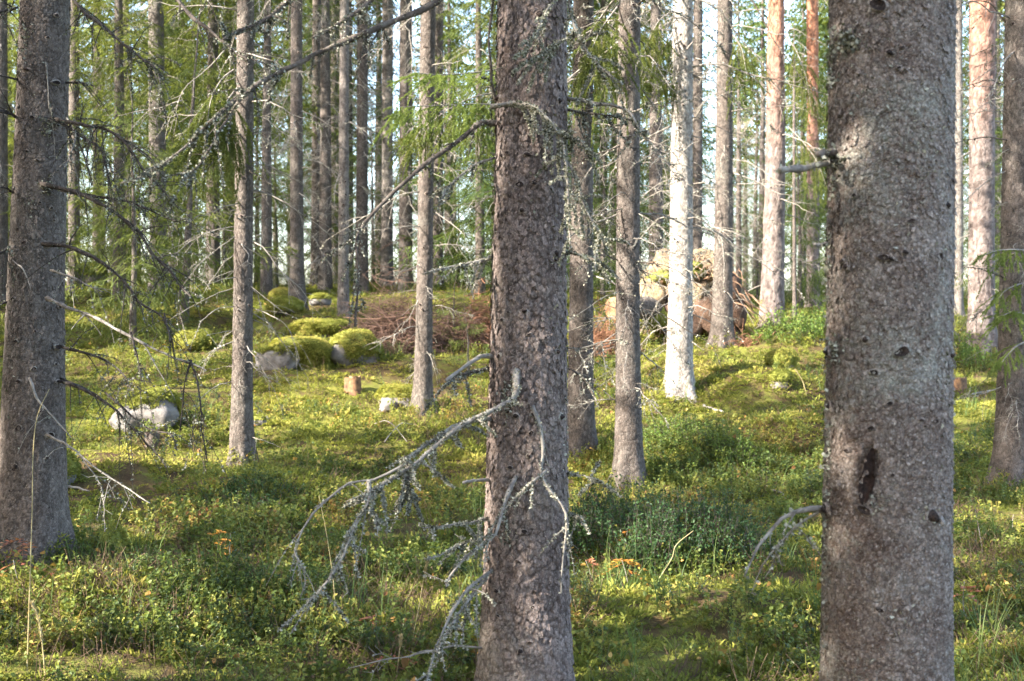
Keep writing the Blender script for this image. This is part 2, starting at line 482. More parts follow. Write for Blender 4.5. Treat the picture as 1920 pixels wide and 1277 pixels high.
_A = P([a[0] for a in ANCH], [a[1] for a in ANCH], [a[2] for a in ANCH])
_PY = np.array([-400, -30, 0, 3, 5, 8, 10, 12, 14, 16, 18.5, 23, 28, 40, 70, 400])
_PZ = np.array([-1.6, -1.6, -1.5, -1.45, -1.42, -1.36, -1.28, -1.08, -0.78, -0.40, -0.05, 0.42, 0.62, 0.95, 1.5, 2.0]) + EYE
_RES = _A[:, 2] - np.interp(_A[:, 1], _PY, _PZ)

# soft moss hummocks: (u, v at the foot, distance, half width, half depth, height)
HUM = [(1490, 815, 11.4, 0.50, 0.5, 0.24), (1420, 730, 13.6, 0.75, 0.7, 0.26), (1300, 690, 14.8, 0.5, 0.5, 0.15), (1230, 760, 13.0, 0.25, 0.25, 0.12),
       (1290, 880, 10.6, 0.65, 0.5, 0.26), (1390, 1160, 5.9, 0.36, 0.35, 0.12), (560, 610, 17.2, 0.7, 0.5, 0.22), (180, 900, 9.4, 0.55, 0.45, 0.14),
       (480, 950, 8.6, 0.6, 0.5, 0.16), (1200, 1010, 7.4, 0.45, 0.45, 0.10), (600, 720, 13.5, 0.8, 0.5, 0.15), (1640, 640, 17, 1.0, 0.8, 0.3),
       (1520, 660, 15.8, 0.6, 0.5, 0.2), (1850, 760, 12.5, 0.5, 0.5, 0.12), (250, 1130, 5.8, 0.5, 0.4, 0.10), (860, 690, 14.3, 0.5, 0.4, 0.12),
       (720, 690, 14.2, 0.5, 0.4, 0.12), (330, 610, 17.5, 0.9, 0.7, 0.22), (60, 640, 16.5, 0.8, 0.6, 0.2), (900, 870, 10.2, 0.5, 0.4, 0.08)]
_H = P([h[0] for h in HUM], [h[1] for h in HUM], [h[2] for h in HUM])


def gz(x, y, detail=True):
    x = np.asarray(x, float); y = np.asarray(y, float)
    z = np.interp(y, _PY, _PZ)
    num = np.zeros_like(z); den = np.full_like(z, 0.06)
    for (ax, ay, az), r in zip(_A, _RES):
        s = 0.5 + 0.075 * ay
        w = np.exp(-((x - ax) ** 2 + (y - ay) ** 2) / (2 * s * s))
        num = num + w * r; den = den + w
    z = z + num / den
    for (hx, hy, hz), h in zip(_H, HUM):
        d = ((x - hx) / h[3]) ** 2 + ((y - hy) / h[4]) ** 2
        z = z + h[5] * np.clip(1 - d / 2.2, 0, 1) ** 1.5
    if detail:
        z = z + 0.07 * fbm(x * 0.9, y * 0.9, seed=4) + 0.055 * fbm(x * 2.3, y * 2.3, seed=9) * np.clip(1.6 - y / 40, 0, 1)
    return z


def g1(x, y):
    return float(gz(np.array([x]), np.array([y]))[0])


def hit(u, v, lo=3.5, hi=34.0):
    """where a ray through the pixel meets the ground"""
    Ys = np.linspace(lo, hi, 400)
    p = P(np.full(400, u), np.full(400, v), Ys)
    d = p[:, 2] - gz(p[:, 0], p[:, 1])
    i = np.argmax(d < 0)
    if d[i] >= 0: i = 399
    return np.array([p[i, 0], p[i, 1], gz(p[i:i + 1, 0], p[i:i + 1, 1])[0]])


def axis_grid(fine_lo, fine_hi, step, far, n):
    t = np.linspace(0, 1, n)[1:] ** 2.2
    return np.concatenate([(fine_lo - t * (far + fine_lo))[::-1], np.arange(fine_lo, fine_hi + 1e-6, step), fine_hi + t * (far - fine_hi)])


gx = axis_grid(-13.0, 13.0, 0.115, 400, 22)
gy = np.concatenate([-np.linspace(0, 1, 14)[1:][::-1] ** 2 * 400 + 2.0, np.arange(2.0, 31.0, 0.115), 31 + np.linspace(0, 1, 26) ** 2.2 * 470])
XX, YY = np.meshgrid(gx, gy)
ZZ = gz(XX, YY)
nx, ny = len(gx), len(gy)
ii = (np.arange(ny - 1)[:, None] * nx + np.arange(nx - 1)[None]).ravel()
ground = mk('ground', np.stack([XX, YY, ZZ], -1).reshape(-1, 3), np.stack([ii, ii + 1, ii + nx + 1, ii + nx], -1), M['ground'], smooth=True)
tag(ground, 'mossy forest floor rising gently to the back', 'ground', kind='structure')

# ------------------------------------------------------------------ sun flecks: where the photograph shows sun reaching in; crowns are cut open for it
LIT = []


def lit(u, v, Y, r):
    LIT.append((P(u, v, Y), r))


for v in range(-260, 780, 40): lit(1277 - 0.005 * v, v, 13.1, 0.26)          # the bright spruce
for v in range(-200, 470, 40): lit(1450, v, 17.9, 0.24)                       # the pine right of it
for v in range(-200, 640, 40): lit(1828, v, 15.9, 0.22)                       # edge of the far right pine
for v in range(-100, 160, 40): lit(1357, v, 15.9, 0.2)
for v in list(range(420, 680, 40)) + [850, 880]: lit(455, v, 9.95, 0.15)
for v in range(60, 330, 40): lit(438, v, 9.95, 0.09)
for v in range(60, 330, 50): lit(60, v, 6.4, 0.10)
for a in [(1230, 540, 16.6, 0.42), (1325, 500, 16.6, 0.28), (1215, 590, 16.6, 0.3), (1140, 590, 15.6, 0.35), (890, 600, 15.2, 0.4), (830, 645, 14.8, 0.4),
          (740, 600, 15.2, 0.3), (1490, 780, 11.4, 0.52), (1400, 700, 13.6, 0.5), (1225, 770, 12.9, 0.32), (1340, 790, 12.2, 0.35), (1850, 760, 12.5, 0.6),
          (1460, 660, 15.5, 0.5), (1510, 620, 16.5, 0.6), (560, 655, 14.4, 0.5), (660, 650, 14.4, 0.42), (365, 645, 15.5, 0.35), 
          (330, 700, 13.0, 0.45), (230, 890, 9.4, 0.4), (370, 880, 9.6, 0.35), (130, 880, 9.4, 0.3), (650, 720, 13.1, 0.3), (720, 800, 12.0, 0.45), (600, 800, 11.6, 0.4),
          (880, 850, 10.6, 0.25), (320, 440, 14.5, 0.8), (220, 540, 15.0, 0.7), (250, 620, 15, 0.6), (420, 360, 14.0, 0.6), (850, 190, 9.6, 0.42), (770, 210, 9.4, 0.3),
          (430, 740, 12.2, 0.35), (1330, 1130, 5.8, 0.22), (1480, 1140, 5.9, 0.18), (280, 1150, 5.6, 0.16), (880, 1140, 5.2, 0.15), (1000, 1260, 4.45, 0.07), (930, 1230, 4.45, 0.06),
          (250, 200, 24, 0.9), (180, 110, 26, 0.9), (340, 90, 22, 0.7), (210, 330, 24, 0.8), (420, 160, 27, 0.8), (400, 60, 25, 0.6), (520, 380, 27, 0.6), (620, 430, 30, 0.5), (870, 200, 28, 0.8), (1220, 330, 26, 0.8), (1130, 200, 26, 0.7), (1500, 300, 26, 1.0), (1420, 350, 28, 0.8), (1785, 300, 26, 0.8), (725, 300, 24, 0.2), (725, 420, 24, 0.2),
          (1240, 830, 10.7, 0.25), (1130, 790, 12.0, 0.3), (1850, 1120, 6.3, 0.2)]:
    lit(*a)
_lr = np.random.default_rng(12)
for _ in range(34):
    _u, _v = _lr.uniform(140, 900), _lr.uniform(640, 880)
    LIT.append((hit(_u, _v), _lr.uniform(0.15, 0.38)))
for _ in range(26):
    LIT.append((hit(_lr.uniform(1130, 1900), _lr.uniform(660, 830)), _lr.uniform(0.25, 0.5)))
for _ in range(9):
    LIT.append((hit(_lr.uniform(60, 1560), _lr.uniform(1080, 1200)), _lr.uniform(0.06, 0.14)))
HALF = []             # crowns are thinned along these beams to let part of the sun through
for v in range(-80, 1300, 60): HALF.append((P(975, v, 4.45), 0.17))
for v in range(-80, 420, 60): HALF.append((P(60, v, 6.4), 0.17))
for _ in range(135):
    HALF.append((hit(_lr.uniform(-20, 1940), _lr.uniform(850, 1290)), _lr.uniform(0.16, 0.40)))
LIT_P = np.array([a[0] for a in LIT] + [a[0] for a in HALF]); LIT_R = np.array([a[1] for a in LIT] + [a[1] for a in HALF])
LIT_F = np.array([1.0] * len(LIT) + [0.86] * len(HALF))


def in_beam(p):
    """True for points that stand between the sun and one of the flecks"""
    out = np.zeros(len(p), bool)
    wob = 0.85 + 0.5 * vnoise(p[:, 0] * 3, p[:, 1] * 3, p[:, 2] * 3, seed=5)
    rnd = np.random.default_rng(len(p)).uniform(0, 1, len(p))
    for t, r, fr in zip(LIT_P, LIT_R, LIT_F):
        d = p - t
        al = d @ TO_SUN
        pd = np.linalg.norm(d - al[:, None] * TO_SUN, axis=1)
        out |= (al > 0.6) & (pd < r * wob) & (rnd < fr)
    return out


# ------------------------------------------------------------------ building blocks of trees
def ribbons(p0, p1, w, tint, rng, sag=0.0):
    n = len(p0)
    d = p1 - p0
    L = np.linalg.norm(d, axis=1, keepdims=True)
    side = norm(np.cross(d, rng.normal(size=(n, 3)) * 0.6 + np.array([0, 0, 1.0])))
    mid = (p0 + p1) / 2
    mid[:, 2] += sag * L[:, 0]
    w = np.broadcast_to(w, (n,))[:, None] * 0.5
    V = np.stack([p0 - side * w * 0.6, p0 + side * w * 0.6, mid + side * w, mid - side * w, p1], 1).reshape(-1, 3)
    b = np.arange(n)[:, None] * 5
    return V, b + np.array([[0, 1, 2, 3]]), b + np.array([[3, 2, 4]]), np.repeat(tint, 5)


def live_bough(rng, L=1.6, nside=13, sub=5, w=0.026, hang=0.5, ns=3):
    """drooping spruce bough along +x"""
    t = np.linspace(0, 1, 9)
    ax = np.stack([L * t, 0.05 * L * np.sin(t * 4 + rng.uniform(0, 6)), -0.30 * L * t + 0.20 * L * t ** 2.5], -1)
    p0 = [ax[:-1]]; p1 = [ax[1:]]; W = [np.full(8, w * 0.9)]; tn = [np.full(8, 0.35)]
    for s in (-1, 1):
        for i in range(nside):
            tt = (i + rng.uniform(0.1, 0.9)) / nside * 0.95 + 0.05
            b = np.array([np.interp(tt, t, ax[:, k]) for k in range(3)])
            l = L * (0.42 * (1 - tt) ** 0.8 + 0.07) * rng.uniform(0.7, 1.2)
            an = math.radians(rng.uniform(38, 65))
            d = np.array([math.cos(an), s * math.sin(an), -hang * rng.uniform(0.3, 1.2)])
            d /= np.linalg.norm(d)
            q = b + np.linspace(0, 1, ns + 1)[:, None] * l * d
            q[:, 2] -= 0.25 * l * np.linspace(0, 1, ns + 1) ** 2
            p0.append(q[:-1]); p1.append(q[1:]); W.append(np.full(ns, w)); tn.append(np.full(ns, rng.uniform(0.2, 0.9)))
            for j in range(sub):
                f = rng.uniform(0.15, 1.0)
                c = b + f * l * d; c[2] -= 0.25 * l * f * f
                sl = rng.uniform(0.035, 0.10) * (0.7 + 0.4 * L)
                dd = np.array([rng.uniform(-0.3, 1.0), rng.uniform(-0.9, 0.9), -hang * rng.uniform(0.1, 2.0)])
                dd /= np.linalg.norm(dd)
                p0.append(c[None]); p1.append((c + dd * sl)[None]); W.append([w * rng.uniform(0.6, 1.0)]); tn.append([rng.uniform(0, 1)])
    p0 = np.concatenate(p0); p1 = np.concatenate(p1); W = np.concatenate(W); tn = np.concatenate(tn)
    return ribbons(p0, p1, W, tn, rng)


def rotz(a):
    c, s = math.cos(a), math.sin(a)
    return np.array([[c, -s, 0], [s, c, 0], [0, 0, 1.0]])


def roty(a):
    c, s = math.cos(a), math.sin(a)
    return np.array([[c, 0, s], [0, 1, 0], [-s, 0, c]])


_r = np.random.default_rng(21)
BOUGH_HI = [live_bough(_r, 1.6, 14, 6, 0.018, h) for h in (0.12, 0.25, 0.4, 0.6, 0.3, 0.85)]
BOUGH_LO = [live_bough(_r, 1.6, 7, 1, 0.085, h, 2) for h in (0.3, 0.5, 0.8)]


def crown_geo(rng, z0, z1, Lbot, fine_top=99, step=0.34, per=4.6, carve=None, taper=0.75, keep=1.0):
    g = Geo()
    z = z0
    while z < z1:
        f = (z - z0) / (z1 - z0)
        L = Lbot * ((1 - f) ** taper * 0.95 + 0.08) * (0.65 + 0.35 * min(1, f * 6 + 0.2))
        n = max(3, int(rng.normal(per, 0.8)))
        a0 = rng.uniform(0, 6.28)
        for k in range(n):
            if rng.random() > keep: continue
            src = BOUGH_HI if z < fine_top else BOUGH_LO
            V, Q, T, t = src[rng.integers(len(src))]
            s = L / 1.6 * rng.uniform(0.6, 1.2)
            m = rotz(a0 + k * 2 * PI / n + rng.uniform(-0.35, 0.35)) @ roty(rng.uniform(-0.25, 0.25) + 0.25 * (1 - 2 * f))
            W_ = V * np.array([s, s * rng.choice([-1, 1]), s]) @ m.T + np.array([0, 0, z + rng.uniform(-0.15, 0.15)])
            g.add(W_, Q, T, np.clip(t * 0.7 + rng.uniform(0, 0.3), 0, 1))
        z += step * rng.uniform(0.7, 1.3)
    if carve is not None:
        V, fl, t, _ = g.arrays()
        out = []
        for f in fl:
            c = V[f].mean(1) + carve
            out.append(f[~in_beam(c)])
        return V, out, t
    V, fl, t, _ = g.arrays()
    return V, fl, t


def dead_branch(rng, L=1.0, nside=9, r0=0.009, droop=0.35, sub=2, fuzz=0):
    """bare dead spruce branch along +x: crooked axis, side twigs, twiglets; slot 0 wood, slot 1 lichen"""
    g = Geo()
    n = 9
    t = np.linspace(0, 1, n)
    wob = np.cumsum(rng.normal(0, 0.018, (n, 3)), 0) * L
    ax = np.stack([L * t * 0.95, np.zeros(n), -droop * L * t ** 1.5 + 0.12 * L * np.maximum(0, t - 0.7)], -1) + wob
    ax[0] = 0; ax[0, 0] = -0.03
    rad = r0 * (1 - 0.82 * t)
    g.add(*tube(ax, rad, 5), tint=0.5)
    segs = [(ax, rad)]
    for i in range(nside):
        f = rng.uniform(0.12, 0.98)
        b = np.array([np.interp(f, t, ax[:, k]) for k in range(3)])
        l = L * rng.uniform(0.12, 0.42) * (1.15 - 0.7 * f)
        d = norm(np.array([rng.uniform(0.2, 1.0), rng.choice([-1, 1]) * rng.uniform(0.25, 1.0), rng.uniform(-0.9, 0.25)]))
        tt = np.linspace(0, 1, 5)[:, None]
        q = b + d * l * tt + np.array([0, 0, -0.25 * l]) * tt ** 2 + np.cumsum(rng.normal(0, 0.012, (5, 3)), 0) * l * 2
        q[0] = b
        rr = max(0.0022, r0 * 0.42) * (1 - 0.6 * tt[:, 0])
        g.add(*tube(q, rr, 4, False), tint=0.5)
        segs.append((q, rr))
        for j in range(sub):
            f2 = rng.uniform(0.2, 0.95)
            b2 = np.array([np.interp(f2, tt[:, 0], q[:, k]) for k in range(3)])
            d2 = norm(d + rng.normal(0, 0.7, 3) + np.array([0, 0, -0.3]))
            l2 = l * rng.uniform(0.2, 0.55)
            q2 = b2 + d2 * l2 * np.linspace(0, 1, 3)[:, None] + np.array([0, 0, -0.12 * l2]) * np.array([[0], [0.4], [1]])
            g.add(*tube(q2, max(0.0016, r0 * 0.24) * np.array([1, 0.8, 0.5]), 3, False), tint=0.5)
    if fuzz:
        for q, rr in segs:
            lichen(g, q, rr, rng, int(fuzz * (len(q) / 5)), 0.011, m=1)
    return g


def lichen(g, q, rr, rng, n, size, m=0, hang=0.3, clump=0.5):
    """little leafy lichen flakes growing on a branch path"""
    if n < 1: return
    k = len(q)
    ph = rng.uniform(0, 100)
    s = rng.uniform(0, k - 1.001, n * 2)
    keep = (vnoise(s * 0.9 + ph, s * 0 + ph) * 0.5 + 0.5) ** 1.2 > rng.uniform(0, 1, n * 2) * clump * 1.6
    s = s[keep][:n]
    n = len(s)
    if n < 1: return
    i = s.astype(int); f = (s - i)[:, None]
    p = q[i] * (1 - f) + q[i + 1] * f
    r = np.asarray(rr)[i]
    d = norm(rng.normal(size=(n, 3)) + np.array([0, 0, -hang]))
    p = p + d * r[:, None] * 0.85
    sz = size * rng.uniform(0.5, 1.6, n)[:, None]
    e = norm(d + rng.normal(size=(n, 3)) * 0.7)
    sd = norm(np.cross(e, rng.normal(size=(n, 3))))
    V = np.stack([p, p + e * sz * 0.6 + sd * sz * 0.5, p + e * sz * 1.25, p + e * sz * 0.55 - sd * sz * 0.45], 1).reshape(-1, 3)
    g.add(V, np.arange(n)[:, None] * 4 + np.array([[0, 1, 2, 3]]), tint=np.repeat(rng.uniform(0, 1, n), 4), m=m)


_r = np.random.default_rng(5)
DEAD = [dead_branch(_r, 1.0, n, 0.0085, d, s, fz).build('dead_branch', [M['deadwood'], M['lichen_mid']], mesh_only=True)
        for n, d, s, fz in ((7, 0.15, 1, 10), (10, 0.35, 2, 25), (13, 0.5, 2, 10), (6, 0.05, 1, 0), (9, 0.7, 3, 30), (14, 0.3, 3, 14), (5, 0.25, 1, 40), (11, 0.9, 2, 12))]
DEADP = [dead_branch(_r, 1.0, n, 0.0085, d, s, fz).build('dead_branch_pale', [M['deadpale'], M['lichen']], mesh_only=True)
         for n, d, s, fz in ((6, 0.15, 1, 0), (10, 0.4, 2, 15), (12, 0.6, 2, 5), (4, 0.1, 1, 0), (8, 0.8, 2, 20))]
STUB = [dead_branch(_r, 0.14, 0, 0.008, d, 0, 0).build('branch_stub', [M['darkwood']], mesh_only=True) for d in (0.0, 0.3, -0.3)]


def knot_mesh(rng, open_=True):
    """collar of bark round a broken branch base, facing +x, about 1 unit in radius"""
    g = Geo()
    k, n = 14, 6
    prof = [(1.35, -0.3), (0.92, 0.12), (0.62, 0.10), (0.42, -0.02), (0.3, -0.1), (0.0, -0.15)] if open_ else \
           [(1.6, -0.3), (0.9, 0.08), (0.62, 0.15), (0.50, 0.4), (0.36, 0.6), (0.0, 0.55)]
    th = np.arange(k) / k * 2 * PI
    V = []
    for r, x in prof:
        jr = 1 + np.convolve(rng.normal(0, 0.26, k + 2), [0.3, 0.4, 0.3], 'valid')
        V.append(np.stack([np.full(k, x) + rng.normal(0, 0.04, k), r * np.cos(th) * jr, r * np.sin(th) * jr * 1.1], -1))
    V = np.concatenate(V)
    i = np.arange(n - 1)[:, None] * k; j = np.arange(k)[None]; j2 = (j + 1) % k
    QQ = np.stack([i + j, i + j2, i + k + j2, i + k + j], -1)
    g.add(V, QQ[:1].reshape(-1, 4), m=0)
    g.add(V, QQ[1:].reshape(-1, 4), m=1)
    return g.build('knot', [M['bark_fine'], M['knot']], smooth=True, mesh_only=True)


KNOT = [knot_mesh(_r), knot_mesh(_r), knot_mesh(_r, False), knot_mesh(_r, False)]


# ------------------------------------------------------------------ trunks
def plates(th, z, nc, ch, seed):
    """bark scales: distance to the nearest seam and a random height for each scale; closes round the trunk"""
    a = th / (2 * PI) * nc; b = z / ch
    a = a + 0.35 * vnoise(np.cos(th) * 3 + 9, np.sin(th) * 3 + 9, b * 0.8, seed)
    b = b + 0.30 * vnoise(np.cos(th) * 4 + 5, np.sin(th) * 4 + 5, b * 0.9, seed + 3)
    ia = np.floor(a).astype(int); ib = np.floor(b).astype(int)
    f1 = np.full(a.shape, 9.0); f2 = np.full(a.shape, 9.0); hid = np.zeros(a.shape); tl = np.zeros(a.shape)
    for da in (-1, 0, 1):
        for db in (-1, 0, 1):
            ca = ia + da; cb = ib + db; cm = ca % nc
            jx = _hash(cm, cb, 1, seed) * 0.8 + 0.1; jy = _hash(cm, cb, 2, seed) * 0.8 + 0.1
            dx = ca + jx - a; dy = (cb + jy - b)
            d = np.sqrt(dx * dx + 0.55 * dy * dy)
            near = d < f1
            f2 = np.where(near, f1, np.minimum(f2, d))
            hid = np.where(near, _hash(cm, cb, 3, seed), hid)
            tl = np.where(near, dx * (_hash(cm, cb, 4, seed) - 0.5) + dy * (_hash(cm, cb, 5, seed) - 0.2), tl)
            f1 = np.where(near, d, f1)
    return f2 - f1, hid, tl


class Tree:
    pass


def trunk(name, label, cat, Y, keys, H, mat, seg=40, dz=0.05, plate=None, flare=0.45, dents=(), group=None, hyd=0.0, lean=0.0):
    """keys: (u, v, half width in pixels) read off the photograph, from top to bottom"""
    keys = sorted(keys, key=lambda k: -k[1])
    pk = P([k[0] for k in keys], [k[1] for k in keys], Y)
    rk = np.array([k[2] for k in keys]) * Y / F
    zk = pk[:, 2]; xk = pk[:, 0]
    t = Tree(); t.Y = Y
    slope = (xk[-1] - xk[0]) / (zk[-1] - zk[0]) if len(xk) > 1 else 0.0
    x_lo = xk[0]
    zb = g1(x_lo, Y)
    def cx(z):
        z = np.asarray(z, float)
        return np.where(z > zk[-1], xk[-1] + slope * (z - zk[-1]), np.interp(z, zk, xk))
    ztop = zk[-1]
    def rad(z):
        z = np.asarray(z, float)
        r = np.interp(z, zk, rk)
        up = rk[-1] * np.clip(1 - (z - ztop) / max(H + zb - ztop, 1), 0.04, 1)
        return np.where(z > ztop, up, r)
    t.cx, t.rad, t.zb, t.H = cx, rad, zb, H
    base = np.array([float(cx(zb)), Y, zb])
    t.base = base
    zvis = EYE + (660 / F) * Y + 0.25
    zs = np.concatenate([np.arange(zb - 0.22, zvis, dz), np.linspace(zvis, zb + H, 26)])
    if seg > 100:      # finer towards the clearing, coarser round the back
        nf = int(seg * 0.66); nb_ = int(seg * 0.11)
        th = np.concatenate([np.linspace(-PI / 2 - 2.07, -PI / 2 + 2.07, nf, endpoint=False), np.linspace(-PI / 2 + 2.07, 1.5 * PI - 2.07, nb_, endpoint=False)])
        seg = len(th)
    else:
        th = np.linspace(0, 2 * PI, seg, endpoint=False)
    TH, Z = np.meshgrid(th, zs)
    r = rad(Z)
    h = np.maximum(Z - zb, 0)
    fl = 1 + flare * 1.5 * np.exp(-h / 0.13) * (0.62 + 0.38 * np.cos(TH * 5 + Y * 3.7 + 0.6 * np.sin(TH * 2 + Y)))
    fl += 0.3 * flare * np.exp(-h / 0.45)
    r = r * fl
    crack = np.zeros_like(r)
    sd = int(Y * 10) % 50
    r = r + 0.02 * r * fbm(np.cos(TH) * 1.5 + Y, np.sin(TH) * 1.5, Z * 2.0, seed=sd)
    if plate:
        for kk, (nc, ch, dep, hv) in enumerate(plate):
            e, hid, tl = plates(TH, Z, nc, ch, sd + nc)
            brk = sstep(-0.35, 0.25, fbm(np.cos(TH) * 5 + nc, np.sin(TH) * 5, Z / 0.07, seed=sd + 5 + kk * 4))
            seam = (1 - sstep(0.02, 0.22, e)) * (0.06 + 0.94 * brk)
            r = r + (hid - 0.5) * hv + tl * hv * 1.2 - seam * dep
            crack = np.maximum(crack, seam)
    X = cx(Z) + r * np.cos(TH); Yc = Y + r * np.sin(TH)
    for (u, v, hw, hh, dep) in dents:
        Ys_ = Y - float(rad(P(u, v, Y)[2])) * 0.96
        c = P(u, v, Ys_)
        sx = hw * Ys_ / F; sz = hh * Ys_ / F
        d = np.maximum(0, 1 - ((X - c[0] - (Z - c[2]) * 0.16) / sx) ** 2 - ((Z - c[2]) / sz) ** 2)
        w = np.where(np.sin(TH) < 0, np.sqrt(d) * dep, 0)
        X = X - w * np.cos(TH); Yc = Yc - w * np.sin(TH)
    V = np.stack([X, Yc, Z], -1).reshape(-1, 3)
    n = len(zs)
    i = np.arange(n - 1)[:, None] * seg; j = np.arange(seg)[None]; j2 = (j + 1) % seg
    Q = np.stack([i + j, i + j2, i + seg + j2, i + seg + j], -1).reshape(-1, 4)
    t.e = thing(name, base, label, cat, group)
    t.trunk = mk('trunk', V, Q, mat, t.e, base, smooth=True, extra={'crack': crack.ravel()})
    return t


def surf(t, u, v):
    """point of the trunk's near side seen at a pixel, with the angle round the trunk"""
    p = P(u, v, t.Y)
    for _ in range(3):
        r = float(t.rad(p[2])); dx = np.clip(p[0] - float(t.cx(p[2])), -r * 0.98, r * 0.98)
        yy = t.Y - math.sqrt(max(r * r - dx * dx, 0))
        p = P(u, v, yy)
    a = math.atan2(yy - t.Y, dx)
    return p, a


def add_knot(t, u, v, size, k=None, kind=None):
    p, a = surf(t, u, v)
    me = KNOT[R.integers(4) if k is None else k]
    z_ = size * t.Y / F
    return put('knot', me, t.e, p - t.base + np.array([math.cos(a), math.sin(a), 0]) * 0.0035, (R.uniform(-0.4, 0.4), 0, a), (z_, z_ * R.uniform(0.8, 1.2), z_ * R.uniform(0.45, 0.8)))


def crown(t, z0, L, hi=0, step=0.42, keep=1.0, mat='spruce', top=None):
    rng = np.random.default_rng(int(abs(t.Y) * 100) + int(abs(t.base[0]) * 50))
    V, fl, tn = crown_geo(rng, z0, (top or t.H) - 0.2, L, fine_top=hi, step=step, keep=keep)
    V[:, 0] += t.cx(V[:, 2] + t.zb) - t.base[0]
    fl = [f[~in_beam(V[f].mean(1) + t.base)] for f in fl]  # crown faces cut away along the sun beams to shape the light
    o = mk('crown', V, fl, M[mat], t.e, tint=tn)
    return o


def dead_limbs(t, n, zlo, zhi, lmin, lmax, pool, avoid=None, stubs=0):
    rng = np.random.default_rng(int(t.Y * 77) + n)
    for i in range(n):
        z = t.zb + zlo + (zhi - zlo) * (i + rng.uniform(0, 1)) / n
        a = rng.uniform(0, 2 * PI)
        if avoid and avoid(a, z): continue
        r = float(t.rad(z)) * 0.93
        l = rng.uniform(lmin, lmax) * (0.45 + 0.55 * min(1, (z - t.zb) / 2.2))
        put('branch', pool[rng.integers(len(pool))], t.e,
            (float(t.cx(z)) + r * math.cos(a) - t.base[0], r * math.sin(a), z - t.zb),
            (rng.uniform(-0.5, 0.5), rng.uniform(-0.25, 0.45), a), (l, l, l))
    for i in range(stubs):
        z = t.zb + 0.25 + rng.uniform(0, zhi)
        a = rng.uniform(0, 2 * PI)
        r = float(t.rad(z)) * 0.95
        put('branch_stub', STUB[rng.integers(3)], t.e, (float(t.cx(z)) + r * math.cos(a) - t.base[0], r * math.sin(a), z - t.zb),
            (0, rng.uniform(-0.4, 0.4), a), rng.uniform(0.25, 0.75))


def hero(t, uv, Y0, Y1, r0, r1=0.002, wood='deadwood', lich=0, lsize=0.009, twigs=0, tl=0.12, seed=None, lmat='lichen', name='branch', jit=1.0):
    """a branch whose run is read off the photograph; it leaves its trunk at distance Y0 and ends at Y1"""
    rng = np.random.default_rng(int(uv[0][0] * 3 + uv[0][1] * 7) if seed is None else seed)
    k = len(uv)
    f = np.linspace(0, 1, k)
    pts = P([a[0] for a in uv], [a[1] for a in uv], Y0 + (Y1 - Y0) * f)
    L = np.linalg.norm(np.diff(pts, axis=0), axis=1).sum()
    n = max(8, int(L / 0.035))
    q = spline(pts, n)
    q[1:] += np.cumsum(rng.normal(0, 0.0022 * jit, (n - 1, 3)), 0) * sstep(0, 0.2, np.linspace(0, 1, n - 1))[:, None]
    q[0] = q[0] - norm(q[1] - q[0]) * 0.03
    rr = r0 + (r1 - r0) * np.linspace(0, 1, n) ** 0.8
    rr = rr * (1 + 0.15 * rng.normal(size=n))
    g = Geo()
    V_, Q_, T_ = tube(q, rr, 7)
    g.add(V_, Q_, T_)
    lg = Geo()
    segs = [(q, rr)]
    for i in range(twigs):
        s = rng.uniform(0.15, 0.99)
        j = int(s * (n - 1)); d0 = norm(q[min(j + 1, n - 1)] - q[max(j - 1, 0)])
        d = norm(d0 * rng.uniform(0.2, 1.0) + rng.normal(0, 0.55, 3) + np.array([0, 0, -0.25]))
        l = tl * rng.uniform(0.4, 1.6)
        tt = np.linspace(0, 1, 6)[:, None]
        q2 = q[j] + d * l * tt + np.array([0, 0, -0.3 * l]) * tt ** 2 + np.cumsum(rng.normal(0, 0.03, (6, 3)), 0) * l * 0.5
        q2[0] = q[j]
        r2 = np.maximum(0.0013, min(rr[j] * 0.5, 0.004) * (1 - 0.7 * tt[:, 0]))
        g.add(*tube(q2, r2, 4, False))
        segs.append((q2, r2))
        for m_ in range(rng.integers(0, 3)):
            b = q2[rng.integers(1, 6)]
            d2 = norm(d + rng.normal(0, 0.7, 3))
            g.add(*tube(b + d2 * l * 0.35 * np.linspace(0, 1, 3)[:, None], np.array([0.0014, 0.0011, 0.0008]), 3, False))
    b = t.base if t is not None else (0, 0, 0)
    o = g.build(name, M[wood], t.e if t is not None else None, b, smooth=True)
    if lich:
        for qq, r2 in segs:
            ll = np.linalg.norm(np.diff(qq, axis=0), axis=1).sum()
            lichen(lg, qq, r2, rng, int(lich * ll), lsize, clump=0.85 if lmat != 'lichen' else 0.5)
        if lg.n:
            tag(lg.build('lichen', M[lmat], o, b), kind='stuff')
    return o


# ------------------------------------------------------------------ the three near spruces
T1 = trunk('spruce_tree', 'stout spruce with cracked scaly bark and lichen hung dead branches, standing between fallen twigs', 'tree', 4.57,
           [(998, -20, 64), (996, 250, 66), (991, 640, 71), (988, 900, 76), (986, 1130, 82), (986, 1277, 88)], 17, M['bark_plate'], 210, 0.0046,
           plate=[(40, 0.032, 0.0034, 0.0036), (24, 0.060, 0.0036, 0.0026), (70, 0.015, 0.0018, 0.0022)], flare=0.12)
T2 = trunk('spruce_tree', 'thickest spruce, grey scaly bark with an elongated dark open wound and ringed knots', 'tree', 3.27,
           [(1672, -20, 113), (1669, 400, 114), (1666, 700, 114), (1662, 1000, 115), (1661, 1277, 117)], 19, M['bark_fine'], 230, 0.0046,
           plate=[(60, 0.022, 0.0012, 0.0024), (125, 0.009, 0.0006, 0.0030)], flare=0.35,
           dents=[(1628, 893, 17, 57, 0.020)])
